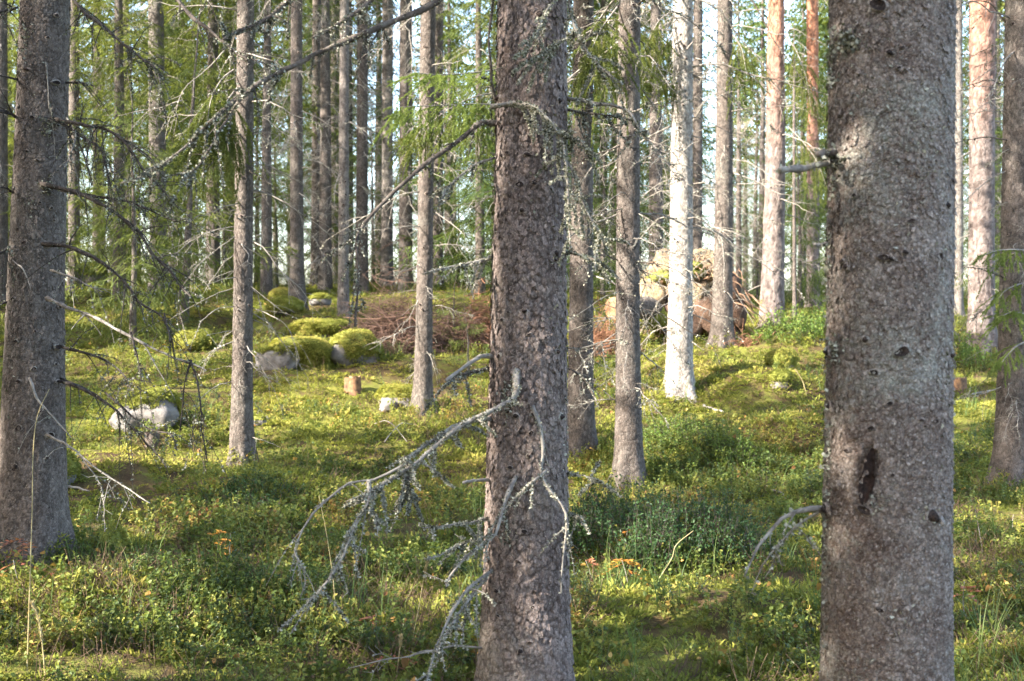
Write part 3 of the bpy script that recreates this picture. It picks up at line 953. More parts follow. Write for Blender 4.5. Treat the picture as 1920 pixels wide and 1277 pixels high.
T3 = trunk('spruce_tree', 'dark grey spruce with a flared root base beside a small mossy stub', 'tree', 6.5,
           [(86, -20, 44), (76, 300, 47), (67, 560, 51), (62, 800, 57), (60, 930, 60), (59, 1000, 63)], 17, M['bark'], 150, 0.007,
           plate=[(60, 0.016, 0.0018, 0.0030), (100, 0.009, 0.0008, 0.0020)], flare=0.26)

def bark_flakes(t, n, smin, smax, mat, seed, vlo=-10, vhi=1290):
    """scales of bark that lift off along their lower edge"""
    rng = np.random.default_rng(seed)
    z0, z1 = max(t.zb + 0.05, P(960, vhi, t.Y)[2]), P(960, vlo, t.Y)[2]
    z = rng.uniform(z0, z1, n); th = rng.uniform(-PI / 2 - 2.0, -PI / 2 + 2.0, n)
    sz = rng.uniform(smin, smax, n); r = t.rad(z) * (1 + 0.0 * z)
    k = 7
    ph = np.arange(k) / k * 2 * PI
    rr = rng.uniform(0.65, 1.15, (n, k)) * sz[:, None]
    du = rr * np.cos(ph) * 0.8; dz = rr * np.sin(ph) * 1.15
    lift = 0.0015 + np.clip(0.5 - 0.5 * np.sin(ph), 0, 1)[None] * rng.uniform(0.002, 0.0065, (n, 1)) + np.clip(np.cos(ph), 0, 1)[None] * rng.uniform(0, 0.003, (n, 1))
    T_ = th[:, None] + du / r[:, None]; Z_ = z[:, None] + dz; R_ = t.rad(Z_) + lift
    rim = np.stack([t.cx(Z_) + R_ * np.cos(T_), t.Y + R_ * np.sin(T_), Z_], -1)
    rc = r + 0.0035
    cen = np.stack([t.cx(z) + rc * np.cos(th), t.Y + rc * np.sin(th), z], -1)
    V = np.concatenate([rim, cen[:, None]], 1).reshape(-1, 3)
    b = np.arange(n)[:, None, None] * (k + 1)
    j = np.arange(k)
    T = (b + np.stack([j, (j + 1) % k, np.full(k, k)], -1)[None]).reshape(-1, 3)
    tag(mk('bark_flakes', V, T, M[mat], t.e, t.base), kind='stuff')


bark_flakes(T1, 1500, 0.006, 0.015, 'bark_plate', 1)
bark_flakes(T2, 1700, 0.004, 0.010, 'bark_fine', 2)
bark_flakes(T3, 900, 0.006, 0.013, 'bark', 3, vhi=1030)
# knots and scars of the near trunks
for (u, v, s) in [(935, 185, 12), (990, 290, 9), (1003, 340, 7), (942, 292, 7), (975, 345, 9), (1022, 130, 6), (984, 583, 10), (942, 600, 6), (968, 780, 9), (1042, 475, 9),
                  (1048, 190, 9), (936, 668, 8), (925, 780, 8), (1002, 778, 9), (971, 1052, 6), (932, 1108, 9), (944, 755, 6), (1052, 782, 10), (1045, 660, 9), (968, 706, 9), (962, 903, 7),
                  (1012, 28, 9), (938, 230, 6), (1030, 270, 6)]:
    add_knot(T1, u, v, s * 0.75)
for (u, v, s, k) in [(1690, 660, 18, 0), (1657, 482, 13, 1), (1622, 955, 15, 1), (1748, 968, 20, 2), (1550, 300, 14, 3), (1552, 660, 12, 3), (1780, 665, 14, 2), (1760, 480, 12, 1), (1775, 385, 10, 2),
                     (1570, 75, 12, 0), (1648, 8, 18, 1), (1556, 762, 10, 3), (1549, 955, 14, 2), (1752, 790, 10, 0)]:
    add_knot(T2, u, v, s * 0.8, k)
for (u, v, s) in [(30, 640, 8), (63, 692, 8), (35, 803, 10), (94, 815, 10), (30, 875, 8), (50, 130, 9), (105, 155, 10), (34, 430, 6), (28, 350, 6), (100, 225, 9), (84, 345, 8), (112, 575, 7), (25, 560, 7),
                  (90, 460, 9), (35, 715, 6), (108, 650, 8), (110, 715, 8), (20, 920, 7), (70, 300, 5), (75, 380, 4), (60, 220, 6), (45, 455, 7)]:
    add_knot(T3, u, v, s * 0.7)

_kr = np.random.default_rng(4)
for t, n, (ul, uh), (vl, vh), sm in ((T1, 22, (930, 1055), (10, 1260), 5), (T2, 20, (1565, 1770), (10, 1260), 7), (T3, 20, (15, 112), (10, 980), 4)):
    for _ in range(n):
        add_knot(t, _kr.uniform(ul, uh), _kr.uniform(vl, vh), sm * _kr.uniform(0.5, 1.1))
# the wound: ragged dark wood at the bottom of the dent
_g = Geo()
_c, _a = surf(T2, 1629, 893)
_zz = np.linspace(-1, 1, 26); _xx = np.linspace(-1, 1, 9)
_VV = []
for zf in _zz:
    w = math.sqrt(max(0.02, 1 - zf * zf)) * (0.75 if zf > 0 else 1.0)
    for xf in _xx:
        p, a = surf(T2, 1628 + xf * w * 15 + zf * 8.5, 893 - zf * 53)
        dep = 0.010 * (1 - xf * xf) * w + R.normal(0, 0.0016)
        _VV.append(p + np.array([-math.cos(a), -math.sin(a), 0]) * (dep - 0.004))
_i = (np.arange(25)[:, None] * 9 + np.arange(8)[None]).ravel()
tag(mk('bark_wound', np.array(_VV), np.stack([_i, _i + 1, _i + 10, _i + 9], -1), M['scar'], T2.e, T2.base, smooth=True), 'long dark open wound in the bark')


def trunk_lichen(t, spots, seed, size=0.011, mat='lichen', dens=1.0):
    rng = np.random.default_rng(seed)
    g = Geo()
    for (u, v, ru, rv, n) in spots:
        for _ in range(int(n * dens)):
            p, a = surf(t, u + rng.normal(0, ru * 0.5), v + rng.normal(0, rv * 0.5))
            d = norm(np.array([math.cos(a), math.sin(a), 0]) * 0.8 + rng.normal(0, 0.6, 3))
            s = norm(np.cross(d, rng.normal(0, 1, 3))); sz = size * rng.uniform(0.4, 1.5)
            V = np.stack([p, p + d * sz * 0.5 + s * sz * 0.6, p + d * sz, p + d * sz * 0.4 - s * sz * 0.6])
            g.add(V, [[0, 1, 2, 3]], tint=rng.uniform(0, 1))
    tag(g.build('lichen', M[mat], t.e, t.base), kind='stuff')


trunk_lichen(T2, [(1590, 75, 34, 22, 170), (1560, 110, 14, 60, 90), (1566, 300, 22, 14, 80), (1562, 330, 10, 60, 60), (1554, 500, 8, 120, 80), (1560, 655, 16, 26, 110), (1556, 820, 8, 120, 70), (1775, 700, 10, 120, 110),
                  (1768, 850, 8, 60, 40), (1550, 1000, 8, 200, 110), (1650, 940, 22, 20, 60), (1740, 300, 60, 200, 60), (1660, 250, 70, 200, 80), (1745, 965, 20, 20, 40), (1690, 1180, 60, 60, 40)], 1, 0.0085)
trunk_lichen(T1, [(1010, 330, 40, 120, 40), (950, 750, 10, 40, 110), (955, 1000, 14, 30, 70), (1040, 600, 20, 300, 60), (1058, 900, 6, 300, 60), (925, 300, 6, 300, 40), (1020, 60, 30, 60, 40)], 2, 0.009)
trunk_lichen(T3, [(60, 380, 14, 30, 40), (90, 240, 20, 16, 90), (85, 350, 16, 14, 60), (45, 70, 16, 40, 80), (22, 600, 6, 200, 40)], 3, 0.012)

# ------------------------------------------------------------------ spruces and pines of the middle distance
def mid(name, label, Y, keys, H, mat, nb=26, pool=None, lmax=1.1, z0=5.0, L=1.7, stubs=12, plate=True, keep=0.9, seg=56, flare=0.4, zlo=0.5):
    pl = [(15, 0.14, 0.009, 0.007), (30, 0.06, 0.004, 0.004)] if mat == 'pine' else [(max(10, int(keys[0][2] * 2 * Y / F * PI / 0.024)), 0.035, 0.0035, 0.004)] if plate or mat == 'pine' else None
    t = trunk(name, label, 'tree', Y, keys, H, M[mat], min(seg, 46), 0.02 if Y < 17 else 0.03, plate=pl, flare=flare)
    zv = EYE + 680 / F * Y - t.zb
    if nb > 14 and Y < 19:
        kr = np.random.default_rng(int(Y * 31))
        for _ in range(20):
            z = t.zb + kr.uniform(0.3, zv); a = kr.uniform(-PI, 0); r = float(t.rad(z)) + 0.002; q = kr.uniform(2.6, 4.2) * Y / F * (0.6 if Y > 15 else 0.8)
            put('knot', KNOT[kr.integers(4)], t.e, (float(t.cx(z)) + r * math.cos(a) - t.base[0], r * math.sin(a), z - t.zb), (kr.uniform(-0.4, 0.4), 0, a), (q, q, q * 0.75))
    if nb:
        dead_limbs(t, int(nb * 1.6), zlo, zv, 0.35, lmax, pool or DEAD, stubs=stubs)
    crown(t, max(z0, zv + 0.6), L, step=0.45, keep=keep)
    return t


T4 = mid('spruce_tree', 'slender spruce with split bark and one sunlit side, before the moss boulders', 10.0,
         [(461, -20, 15.5), (457, 400, 17), (455, 650, 18.5), (453, 800, 20), (453, 880, 20.5)], 13, 'bark_mid', 30, DEADP, 0.9, stubs=16)
T5 = mid('spruce_tree', 'slim straight spruce rooted beside a small half buried rock, before the brush pile', 12.4,
         [(803, -20, 14), (798, 400, 14.5), (795, 620, 15.5), (793, 740, 17), (793, 775, 18)], 14, 'bark_mid', 24, DEADP, 0.9, stubs=16)
T6 = mid('spruce_tree', 'spruce with brown bark half hidden close behind the lichen hung stout spruce', 10.8,
         [(1094, -20, 19), (1091, 400, 21), (1089, 700, 23.5), (1089, 850, 26)], 15, 'bark_mid', 22, DEAD, 1.1, stubs=14)
T7 = mid('spruce_tree', 'dark spruce standing behind the glossy green bilberry bush', 9.8,
         [(1181, -20, 20), (1178, 300, 21.5), (1177, 600, 22.5), (1179, 850, 25), (1180, 925, 28)], 15, 'bark_mid', 24, DEAD, 1.2, stubs=18)
T8 = mid('spruce_tree', 'spruce with a brilliantly sunlit trunk, sun painted into its bark, in front of the root plate', 13.2,
         [(1281, -20, 18), (1278, 300, 20.5), (1277, 500, 22), (1274, 690, 24), (1274, 762, 27)], 15, 'bark_sun_paint', 30, DEADP, 1.3, stubs=16)
T9 = mid('spruce_tree', 'grey spruce leaning against the edge of the upturned root plate', 16.0,
         [(1359, -20, 14), (1358, 250, 15.5), (1356, 480, 17), (1354, 600, 19), (1354, 645, 20)], 16, 'bark_mid', 26, DEADP, 1.2, stubs=12)
T10 = mid('pine_tree', 'pine with orange upper bark and a coarse grey foot, by the leafy green shrub', 18.0,
          [(1455, -20, 14.5), (1454, 300, 18.5), (1450, 480, 20.5), (1447, 595, 22.5)], 17, 'pine', 16, DEADP, 1.2, z0=8.5, stubs=4, plate=False, flare=0.2)
T11 = mid('pine_tree', 'pine with pinkish bark, a bright sunlit strip down one side, beyond the thickest spruce', 16.0,
          [(1842, -20, 23), (1841, 300, 23), (1840, 560, 23.5), (1841, 660, 26)], 17, 'pine', 10, DEADP, 0.8, z0=8.5, stubs=4, plate=False, flare=0.25)
T12 = mid('spruce_tree', 'spruce at the edge of the clearing with low green twigs across its bark', 9.5,
          [(1914, -20, 27), (1908, 400, 29), (1903, 700, 31), (1901, 850, 34), (1901, 900, 37)], 15, 'bark_mid', 24, DEAD, 0.9, stubs=14)
T13 = mid('spruce_tree', 'grey spruce standing on the slope above the mossy boulders, stub covered', 18.5,
          [(556, -20, 10.5), (556, 300, 11.8), (557, 500, 13), (558, 585, 16)], 15, 'bark_mid', 22, DEADP, 1.2, stubs=16, seg=36)
T14 = mid('spruce_tree', 'thin pale grey spruce at the end of the brush pile with very smooth bark', 18.0,
          [(646, -20, 8.5), (645, 300, 9.5), (644, 500, 10), (644, 610, 11)], 14, 'bark_pale', 18, DEADP, 0.9, stubs=12, seg=36)
T15 = mid('spruce_tree', 'straight brown spruce behind the thin pale grey one, up the slope', 23.0,
          [(680, -20, 10), (679, 300, 10.5), (678, 540, 12)], 15, 'bark_mid', 22, DEADP, 1.3, stubs=8, seg=30, keep=0.7)
T16 = mid('spruce_tree', 'spruce whose bark is partly stripped, with tangled grey twigs at its foot', 24.0,
          [(727, -20, 10), (726, 300, 10.5), (725, 540, 12)], 15, 'bark_pale', 40, DEADP, 1.5, stubs=8, seg=30, keep=0.7)
T17 = mid('spruce_tree', 'narrow spruce seen against bright sky just behind the slim straight spruce', 25.0,
          [(824, -20, 7.5), (823, 300, 8), (822, 535, 9)], 14, 'bark_mid', 14, DEADP, 1.1, stubs=4, seg=26, keep=0.7)
T18 = mid('spruce_tree', 'slender dim spruce between the stub covered spruce and the pale grey one', 26.0,
          [(594, -20, 8), (593, 300, 8.5), (592, 530, 9.5)], 14, 'bark_mid', 22, DEADP, 1.4, stubs=4, seg=26, keep=0.7)
T19 = mid('spruce_tree', 'wide grey spruce half veiled by drooping yellow green boughs', 22.0,
          [(292, -20, 14), (294, 200, 15), (297, 400, 16), (298, 540, 17)], 16, 'bark_pale', 26, DEADP, 1.3, stubs=6, seg=30, keep=0.7)
T20 = mid('spruce_tree', 'thin spruce just past the flared dark grey spruce, up the slope', 22.0,
          [(139, -20, 9), (139, 300, 10), (139, 540, 11)], 14, 'bark_mid', 20, DEADP, 1.2, stubs=4, seg=26, keep=0.7)
T21 = mid('spruce_tree', 'spruce at the very edge of the wood past the flared dark grey spruce', 20.0,
          [(2, -20, 11), (2, 300, 12), (2, 575, 13)], 15, 'bark_mid', 20, DEADP, 1.2, stubs=4, seg=26, keep=0.7)
T22 = mid('spruce_tree', 'dark spruce just behind the brilliantly sunlit trunk, before the sky gap', 24.0,
          [(1309, -20, 8.5), (1308, 300, 9), (1307, 560, 10)], 15, 'bark_mid', 16, DEADP, 1.2, stubs=4, seg=26, keep=0.6)
T23 = mid('pine_tree', 'distant pine with a bright orange top between two nearer trunks', 26.0,
          [(1523, -20, 11), (1524, 180, 11), (1525, 560, 12.5)], 16, 'pine', 10, DEADP, 1.2, z0=9, stubs=2, seg=26, plate=False, keep=0.6)
T24 = mid('spruce_tree', 'pole thin dead sapling beside the orange topped pine', 19.0,
          [(1489, 150, 2.6), (1489, 350, 3.2), (1490, 592, 3.8)], 4.6, 'bark_mid', 14, DEADP, 0.5, z0=50, stubs=0, seg=12, plate=False)
T25 = mid('spruce_tree', 'slim spruce beyond the pinkish pine, standing in dry twigs', 21.0,
          [(1797, -20, 7), (1797, 300, 7.5), (1797, 600, 8.5)], 14, 'bark_pale', 24, DEADP, 1.2, stubs=4, seg=24, keep=0.7)
T26 = mid('spruce_tree', 'thin spruce in the gap behind the flared spruce, ringed by ferny boughs', 27.0,
          [(182, -20, 7), (182, 300, 7.5), (182, 520, 8.5)], 14, 'bark_mid', 18, DEADP, 1.4, stubs=2, seg=24, keep=0.7)
T27 = mid('spruce_tree', 'dim spruce behind the bark stripped one, deep in the wood', 30.0,
          [(765, -20, 8), (765, 300, 8.5), (764, 525, 9.5)], 15, 'bark_mid', 20, DEADP, 1.5, stubs=2, seg=24, keep=0.7)

# crowns of the near three stand above the picture
for t, z0, L in ((T1, 5.2, 1.9), (T2, 5.6, 2.0), (T3, 5.6, 1.9)):
    crown(t, z0, L, step=0.45, keep=0.85)

# ------------------------------------------------------------------ dead branches read off the photograph
y = 4.57
# stout spruce with the lichen
B = [
 ([(930, 232), (900, 232), (860, 262), (800, 305), (755, 345), (715, 385), (680, 425), (668, 460), (672, 520), (668, 620)], y, 4.15, 0.0085, 0.0025, 'darkwood', 420, 16),
 ([(838, -14), (800, 15), (700, 62), (640, 88), (560, 130), (500, 158), (460, 185), (400, 235), (345, 290), (300, 330), (235, 360)], 4.5, 3.9, 0.0105, 0.002, 'darkwood', 620, 22),
 ([(470, 165), (420, 225), (370, 300), (330, 335)], 4.2, 3.9, 0.004, 0.002, 'darkwood', 500, 8),
 ([(715, -20), (680, 12), (630, 40), (585, 62)], 4.4, 4.2, 0.0075, 0.003, 'darkwood', 900, 6),
 ([(565, -20), (500, 32), (440, 60), (412, 78)], 4.3, 4.1, 0.0075, 0.003, 'darkwood', 900, 8),
 ([(936, 668), (905, 672), (870, 688), (838, 712)], y, 4.3, 0.0075, 0.0045, 'deadpale', 120, 2),
 ([(920, 690), (890, 695), (860, 702), (838, 718)], y, 4.3, 0.005, 0.002, 'darkwood', 700, 5),
 ([(968, 708), (964, 745), (930, 765), (880, 785), (835, 812), (790, 850), (758, 872), (715, 900), (690, 915), (660, 938)], 4.42, 4.0, 0.009, 0.003, 'deadwood', 1500, 18),
 ([(918, 785), (880, 792), (830, 818), (780, 852), (752, 876)], 4.5, 4.15, 0.0065, 0.003, 'deadwood', 1100, 8),
 ([(752, 875), (700, 900), (655, 905), (620, 930), (585, 965), (555, 1020), (552, 1045), (566, 1062), (572, 1100), (560, 1130)], 4.15, 3.9, 0.004, 0.0012, 'deadpale', 150, 8),
 ([(692, 915), (690, 945), (660, 1000), (640, 1050), (615, 1095), (575, 1140), (520, 1190)], 4.05, 3.8, 0.0055, 0.0015, 'deadpale', 800, 10),
 ([(690, 950), (705, 975), (712, 1005)], 4.05, 4.0, 0.003, 0.0012, 'deadpale', 1100, 2),
 ([(762, 872), (765, 900), (768, 930), (766, 965)], 4.15, 4.12, 0.004, 0.0012, 'darkwood', 1800, 6),
 ([(1004, 776), (1012, 800), (1015, 845), (1012, 890), (1030, 925), (1055, 955), (1058, 1000), (1052, 1050), (1050, 1108)], 4.42, 4.3, 0.0058, 0.002, 'deadpale', 330, 5),
 ([(1012, 892), (985, 915), (955, 945), (925, 985), (910, 1020)], 4.36, 4.3, 0.0035, 0.0015, 'deadpale', 700, 5),
 ([(962, 905), (950, 930), (938, 960), (930, 1000), (905, 1015), (870, 1045), (845, 1080), (840, 1096)], 4.4, 4.15, 0.006, 0.002, 'deadwood', 500, 6),
 ([(915, 1075), (880, 1105), (850, 1145), (825, 1195), (808, 1245), (795, 1290)], 4.45, 4.0, 0.0055, 0.002, 'deadpale', 700, 8),
 ([(905, 1092), (870, 1130), (842, 1170), (820, 1220)], 4.45, 4.1, 0.0045, 0.002, 'deadwood', 900, 6),
 ([(895, 1214), (850, 1212), (780, 1228), (720, 1238), (650, 1256)], 4.5, 4.3, 0.0035, 0.0015, 'deadpale', 60, 4),
 ([(912, 972), (880, 980), (840, 985), (798, 988)], 4.5, 4.3, 0.004, 0.0018, 'deadwood', 1100, 6),
 ([(912, 900), (892, 900), (870, 905)], 4.5, 4.4, 0.005, 0.004, 'deadpale', 60, 0),
 ([(912, 1005), (870, 1020), (830, 1045), (800, 1055)], 4.5, 4.3, 0.003, 0.0015, 'deadwood', 900, 4),
 ([(1060, 888), (1090, 890), (1128, 897)], y, 4.4, 0.003, 0.0015, 'deadpale', 1400, 3),
 ([(1060, 962), (1080, 968), (1095, 972)], y, 4.4, 0.003, 0.0015, 'deadpale', 900, 2),
 ([(922, 482), (900, 490), (870, 495), (835, 505), (798, 516)], y, 4.35, 0.0075, 0.0025, 'deadwood', 600, 6),
 ([(930, 295), (890, 310), (850, 345), (830, 370)], y, 4.3, 0.004, 0.0018, 'deadwood', 500, 9),
 ([(1068, -15), (1070, 30), (1078, 60), (1098, 95), (1130, 130), (1165, 160)], 4.5, 4.3, 0.0055, 0.002, 'deadwood', 1500, 10),
 ([(1078, 62), (1045, 85), (1015, 105), (1000, 122)], 4.42, 4.25, 0.003, 0.0015, 'deadwood', 1500, 6),
 ([(1050, -10), (1020, 25), (1005, 60), (985, 90), (975, 105)], 4.45, 4.2, 0.003, 0.0012, 'deadwood', 900, 8),
 ([(935, 198), (970, 194), (1000, 202), (1030, 228), (1048, 262), (1060, 310), (1065, 360), (1068, 420), (1072, 470)], 4.44, 4.2, 0.0065, 0.0022, 'deadpale', 1500, 16),
 ([(1040, 240), (1065, 258), (1090, 262), (1105, 280)], 4.35, 4.25, 0.0035, 0.0015, 'deadwood', 1600, 8),
 ([(1060, 300), (1080, 330), (1095, 380), (1120, 430), (1140, 460)], 4.3, 4.2, 0.003, 0.0015, 'deadwood', 1100, 10),
 ([(1062, 184), (1105, 190), (1150, 192), (1180, 205), (1195, 232), (1215, 245)], y, 4.3, 0.0055, 0.002, 'deadpale', 450, 10),
 ([(1060, 205), (1100, 212), (1150, 218), (1200, 228)], y, 4.5, 0.004, 0.0018, 'darkwood', 500, 10),
 ([(1050, 470), (1075, 475), (1110, 482), (1140, 500)], y, 4.4, 0.0045, 0.0018, 'deadwood', 900, 8),
 ([(1060, 690), (1085, 700), (1110, 730), (1122, 765)], y, 4.4, 0.003, 0.0012, 'darkwood', 200, 6),
 ([(1058, 650), (1090, 655), (1140, 640), (1170, 640)], y, 4.4, 0.003, 0.0012, 'deadpale', 200, 4),
 ([(932, 205), (922, 150), (918, 80), (930, 0), (928, -30)], 4.57, 4.4, 0.004, 0.003, 'darkwood', 400, 8),
]
for i, (uv, Y0, Y1, r0, r1, wd, li, tw) in enumerate(B):
    hero(T1, uv, Y0, Y1, r0 * 1.35, r1 * 1.3, wd, li * (2.2 if wd == 'darkwood' else 1.3), 0.0062, tw, 0.09, seed=100 + i, lmat='lichen_mid' if wd == 'darkwood' else 'lichen')
# thickest spruce
for i, (uv, Y0, Y1, r0, r1, wd, li, tw) in enumerate([
 ([(1556, 306), (1530, 309), (1500, 312), (1466, 316)], 3.24, 3.1, 0.0095, 0.008, 'deadwood', 160, 0),
 ([(1560, 285), (1545, 284), (1535, 286)], 3.22, 3.12, 0.012, 0.009, 'darkwood', 500, 0),
 ([(1548, 953), (1510, 955), (1470, 968), (1440, 1000), (1412, 1035), (1400, 1060), (1388, 1085)], 3.27, 3.15, 0.0085, 0.002, 'deadwood', 60, 3),
 ([(1545, 955), (1505, 978), (1470, 1010), (1445, 1035), (1420, 1075), (1405, 1115)], 3.27, 3.3, 0.0045, 0.0012, 'deadwood', 300, 3),
 ([(1560, 456), (1540, 457), (1524, 459)], 3.27, 3.2, 0.005, 0.004, 'deadwood', 300, 0),
 ([(1756, 968), (1764, 975), (1768, 990)], 3.16, 3.1, 0.009, 0.006, 'deadpale', 50, 0)]):
    hero(T2, uv, Y0, Y1, r0, r1, wd, li, 0.008, tw, 0.06, seed=200 + i)
# spruce with the flared foot
for i, (uv, Y0, Y1, r0, r1, wd, li, tw) in enumerate([
 ([(100, 222), (125, 228), (165, 235), (205, 245), (240, 275), (275, 325), (300, 350), (330, 385)], 6.4, 5.9, 0.010, 0.002, 'darkwood', 420, 26),
 ([(110, 228), (150, 250), (190, 275), (205, 310), (215, 345)], 6.4, 6.0, 0.007, 0.002, 'darkwood', 300, 18),
 ([(128, 226), (140, 255), (128, 290), (118, 310)], 6.4, 6.0, 0.005, 0.002, 'deadwood', 200, 5),
 ([(84, 346), (120, 355), (165, 372), (220, 402), (265, 435), (290, 475), (325, 505), (350, 535), (366, 552)], 6.35, 5.8, 0.011, 0.003, 'darkwood', 420, 14),
 ([(120, 358), (190, 370), (250, 380), (300, 405), (340, 420)], 6.4, 6.0, 0.006, 0.002, 'darkwood', 350, 12),
 ([(88, 458), (125, 462), (165, 480), (205, 505), (240, 540), (262, 570), (298, 592), (312, 615), (318, 642)], 6.3, 5.8, 0.010, 0.002, 'darkwood', 260, 10),
 ([(100, 508), (140, 520), (190, 548)], 6.3, 6.0, 0.006, 0.002, 'deadwood', 250, 6),
 ([(95, 562), (125, 575), (160, 588), (200, 610), (245, 632), (295, 658), (340, 678), (376, 690)], 6.3, 5.8, 0.0095, 0.003, 'deadwood', 120, 4),
 ([(355, 686), (345, 720), (340, 765), (336, 808)], 5.85, 5.8, 0.0045, 0.002, 'darkwood', 200, 5),
 ([(360, 686), (375, 725), (382, 765), (380, 810), (388, 868)], 5.85, 5.75, 0.0045, 0.002, 'darkwood', 200, 5),
 ([(248, 634), (258, 675), (266, 715)], 5.95, 5.9, 0.0055, 0.002, 'darkwood', 350, 4),
 ([(310, 598), (320, 640), (326, 680)], 5.9, 5.85, 0.0045, 0.002, 'darkwood', 200, 4),
 ([(115, 650), (150, 662), (205, 682), (232, 705), (250, 738)], 6.45, 6.1, 0.007, 0.002, 'darkwood', 350, 8),
 ([(112, 714), (150, 728), (205, 762), (235, 790), (265, 820), (290, 850), (316, 880)], 6.45, 6.0, 0.0085, 0.002, 'darkwood', 200, 8),
 ([(120, 712), (160, 730), (188, 746)], 6.45, 6.3, 0.0055, 0.003, 'darkwood', 100, 2),
 ([(204, 742), (240, 772), (280, 800), (320, 810), (338, 840)], 6.2, 6.0, 0.005, 0.002, 'darkwood', 400, 6),
 ([(58, 716), (70, 742), (95, 772), (132, 816)], 6.3, 6.1, 0.006, 0.002, 'deadpale', 80, 2),
 ([(94, 818), (130, 840), (180, 882), (230, 912), (275, 946)], 6.3, 6.0, 0.0058, 0.002, 'deadpale', 150, 4),
 ([(150, 855), (175, 890), (188, 915), (192, 945)], 6.2, 6.1, 0.0035, 0.0015, 'deadwood', 500, 4),
 ([(28, 492), (45, 510), (58, 545)], 6.35, 6.2, 0.0035, 0.0015, 'deadpale', 0, 0),
 ([(70, 105), (85, 118), (88, 160), (90, 205)], 6.4, 6.35, 0.004, 0.0015, 'deadpale', 200, 2),
 ([(30, 15), (10, 20), (-30, 30)], 6.5, 6.2, 0.007, 0.003, 'darkwood', 300, 6),
 ([(40, 150), (20, 145), (-30, 140)], 6.5, 6.2, 0.006, 0.003, 'darkwood', 100, 4),
 ([(32, 220), (12, 214), (-40, 205)], 6.5, 6.2, 0.008, 0.003, 'darkwood', 60, 4),
 ([(25, 360), (8, 357), (-40, 357)], 6.5, 6.2, 0.006, 0.003, 'darkwood', 60, 2),
 ([(22, 462), (2, 470), (-30, 480)], 6.5, 6.2, 0.008, 0.003, 'darkwood', 400, 4),
 ([(22, 560), (5, 568), (-30, 580)], 6.5, 6.3, 0.007, 0.003, 'darkwood', 100, 3),
 ([(120, -30), (150, 15), (200, 55), (245, 95), (285, 125), (300, 155)], 6.5, 5.9, 0.010, 0.002, 'darkwood', 420, 22),
 ([(118, 155), (150, 155), (178, 160)], 6.5, 6.2, 0.006, 0.002, 'darkwood', 150, 6),
 ([(300, -40), (350, 20), (395, 62), (432, 92), (462, 115)], 6.0, 5.6, 0.010, 0.004, 'darkwood', 420, 10),
 ]):
    hero(T3, uv, Y0, Y1, r0 * 1.2, r1 * 1.3, 'blackwood' if wd == 'darkwood' else wd, li * 0.6, 0.008, int(tw * 1.7), 0.17, seed=300 + i, lmat='lichen_dark' if wd == 'darkwood' else 'lichen_mid')
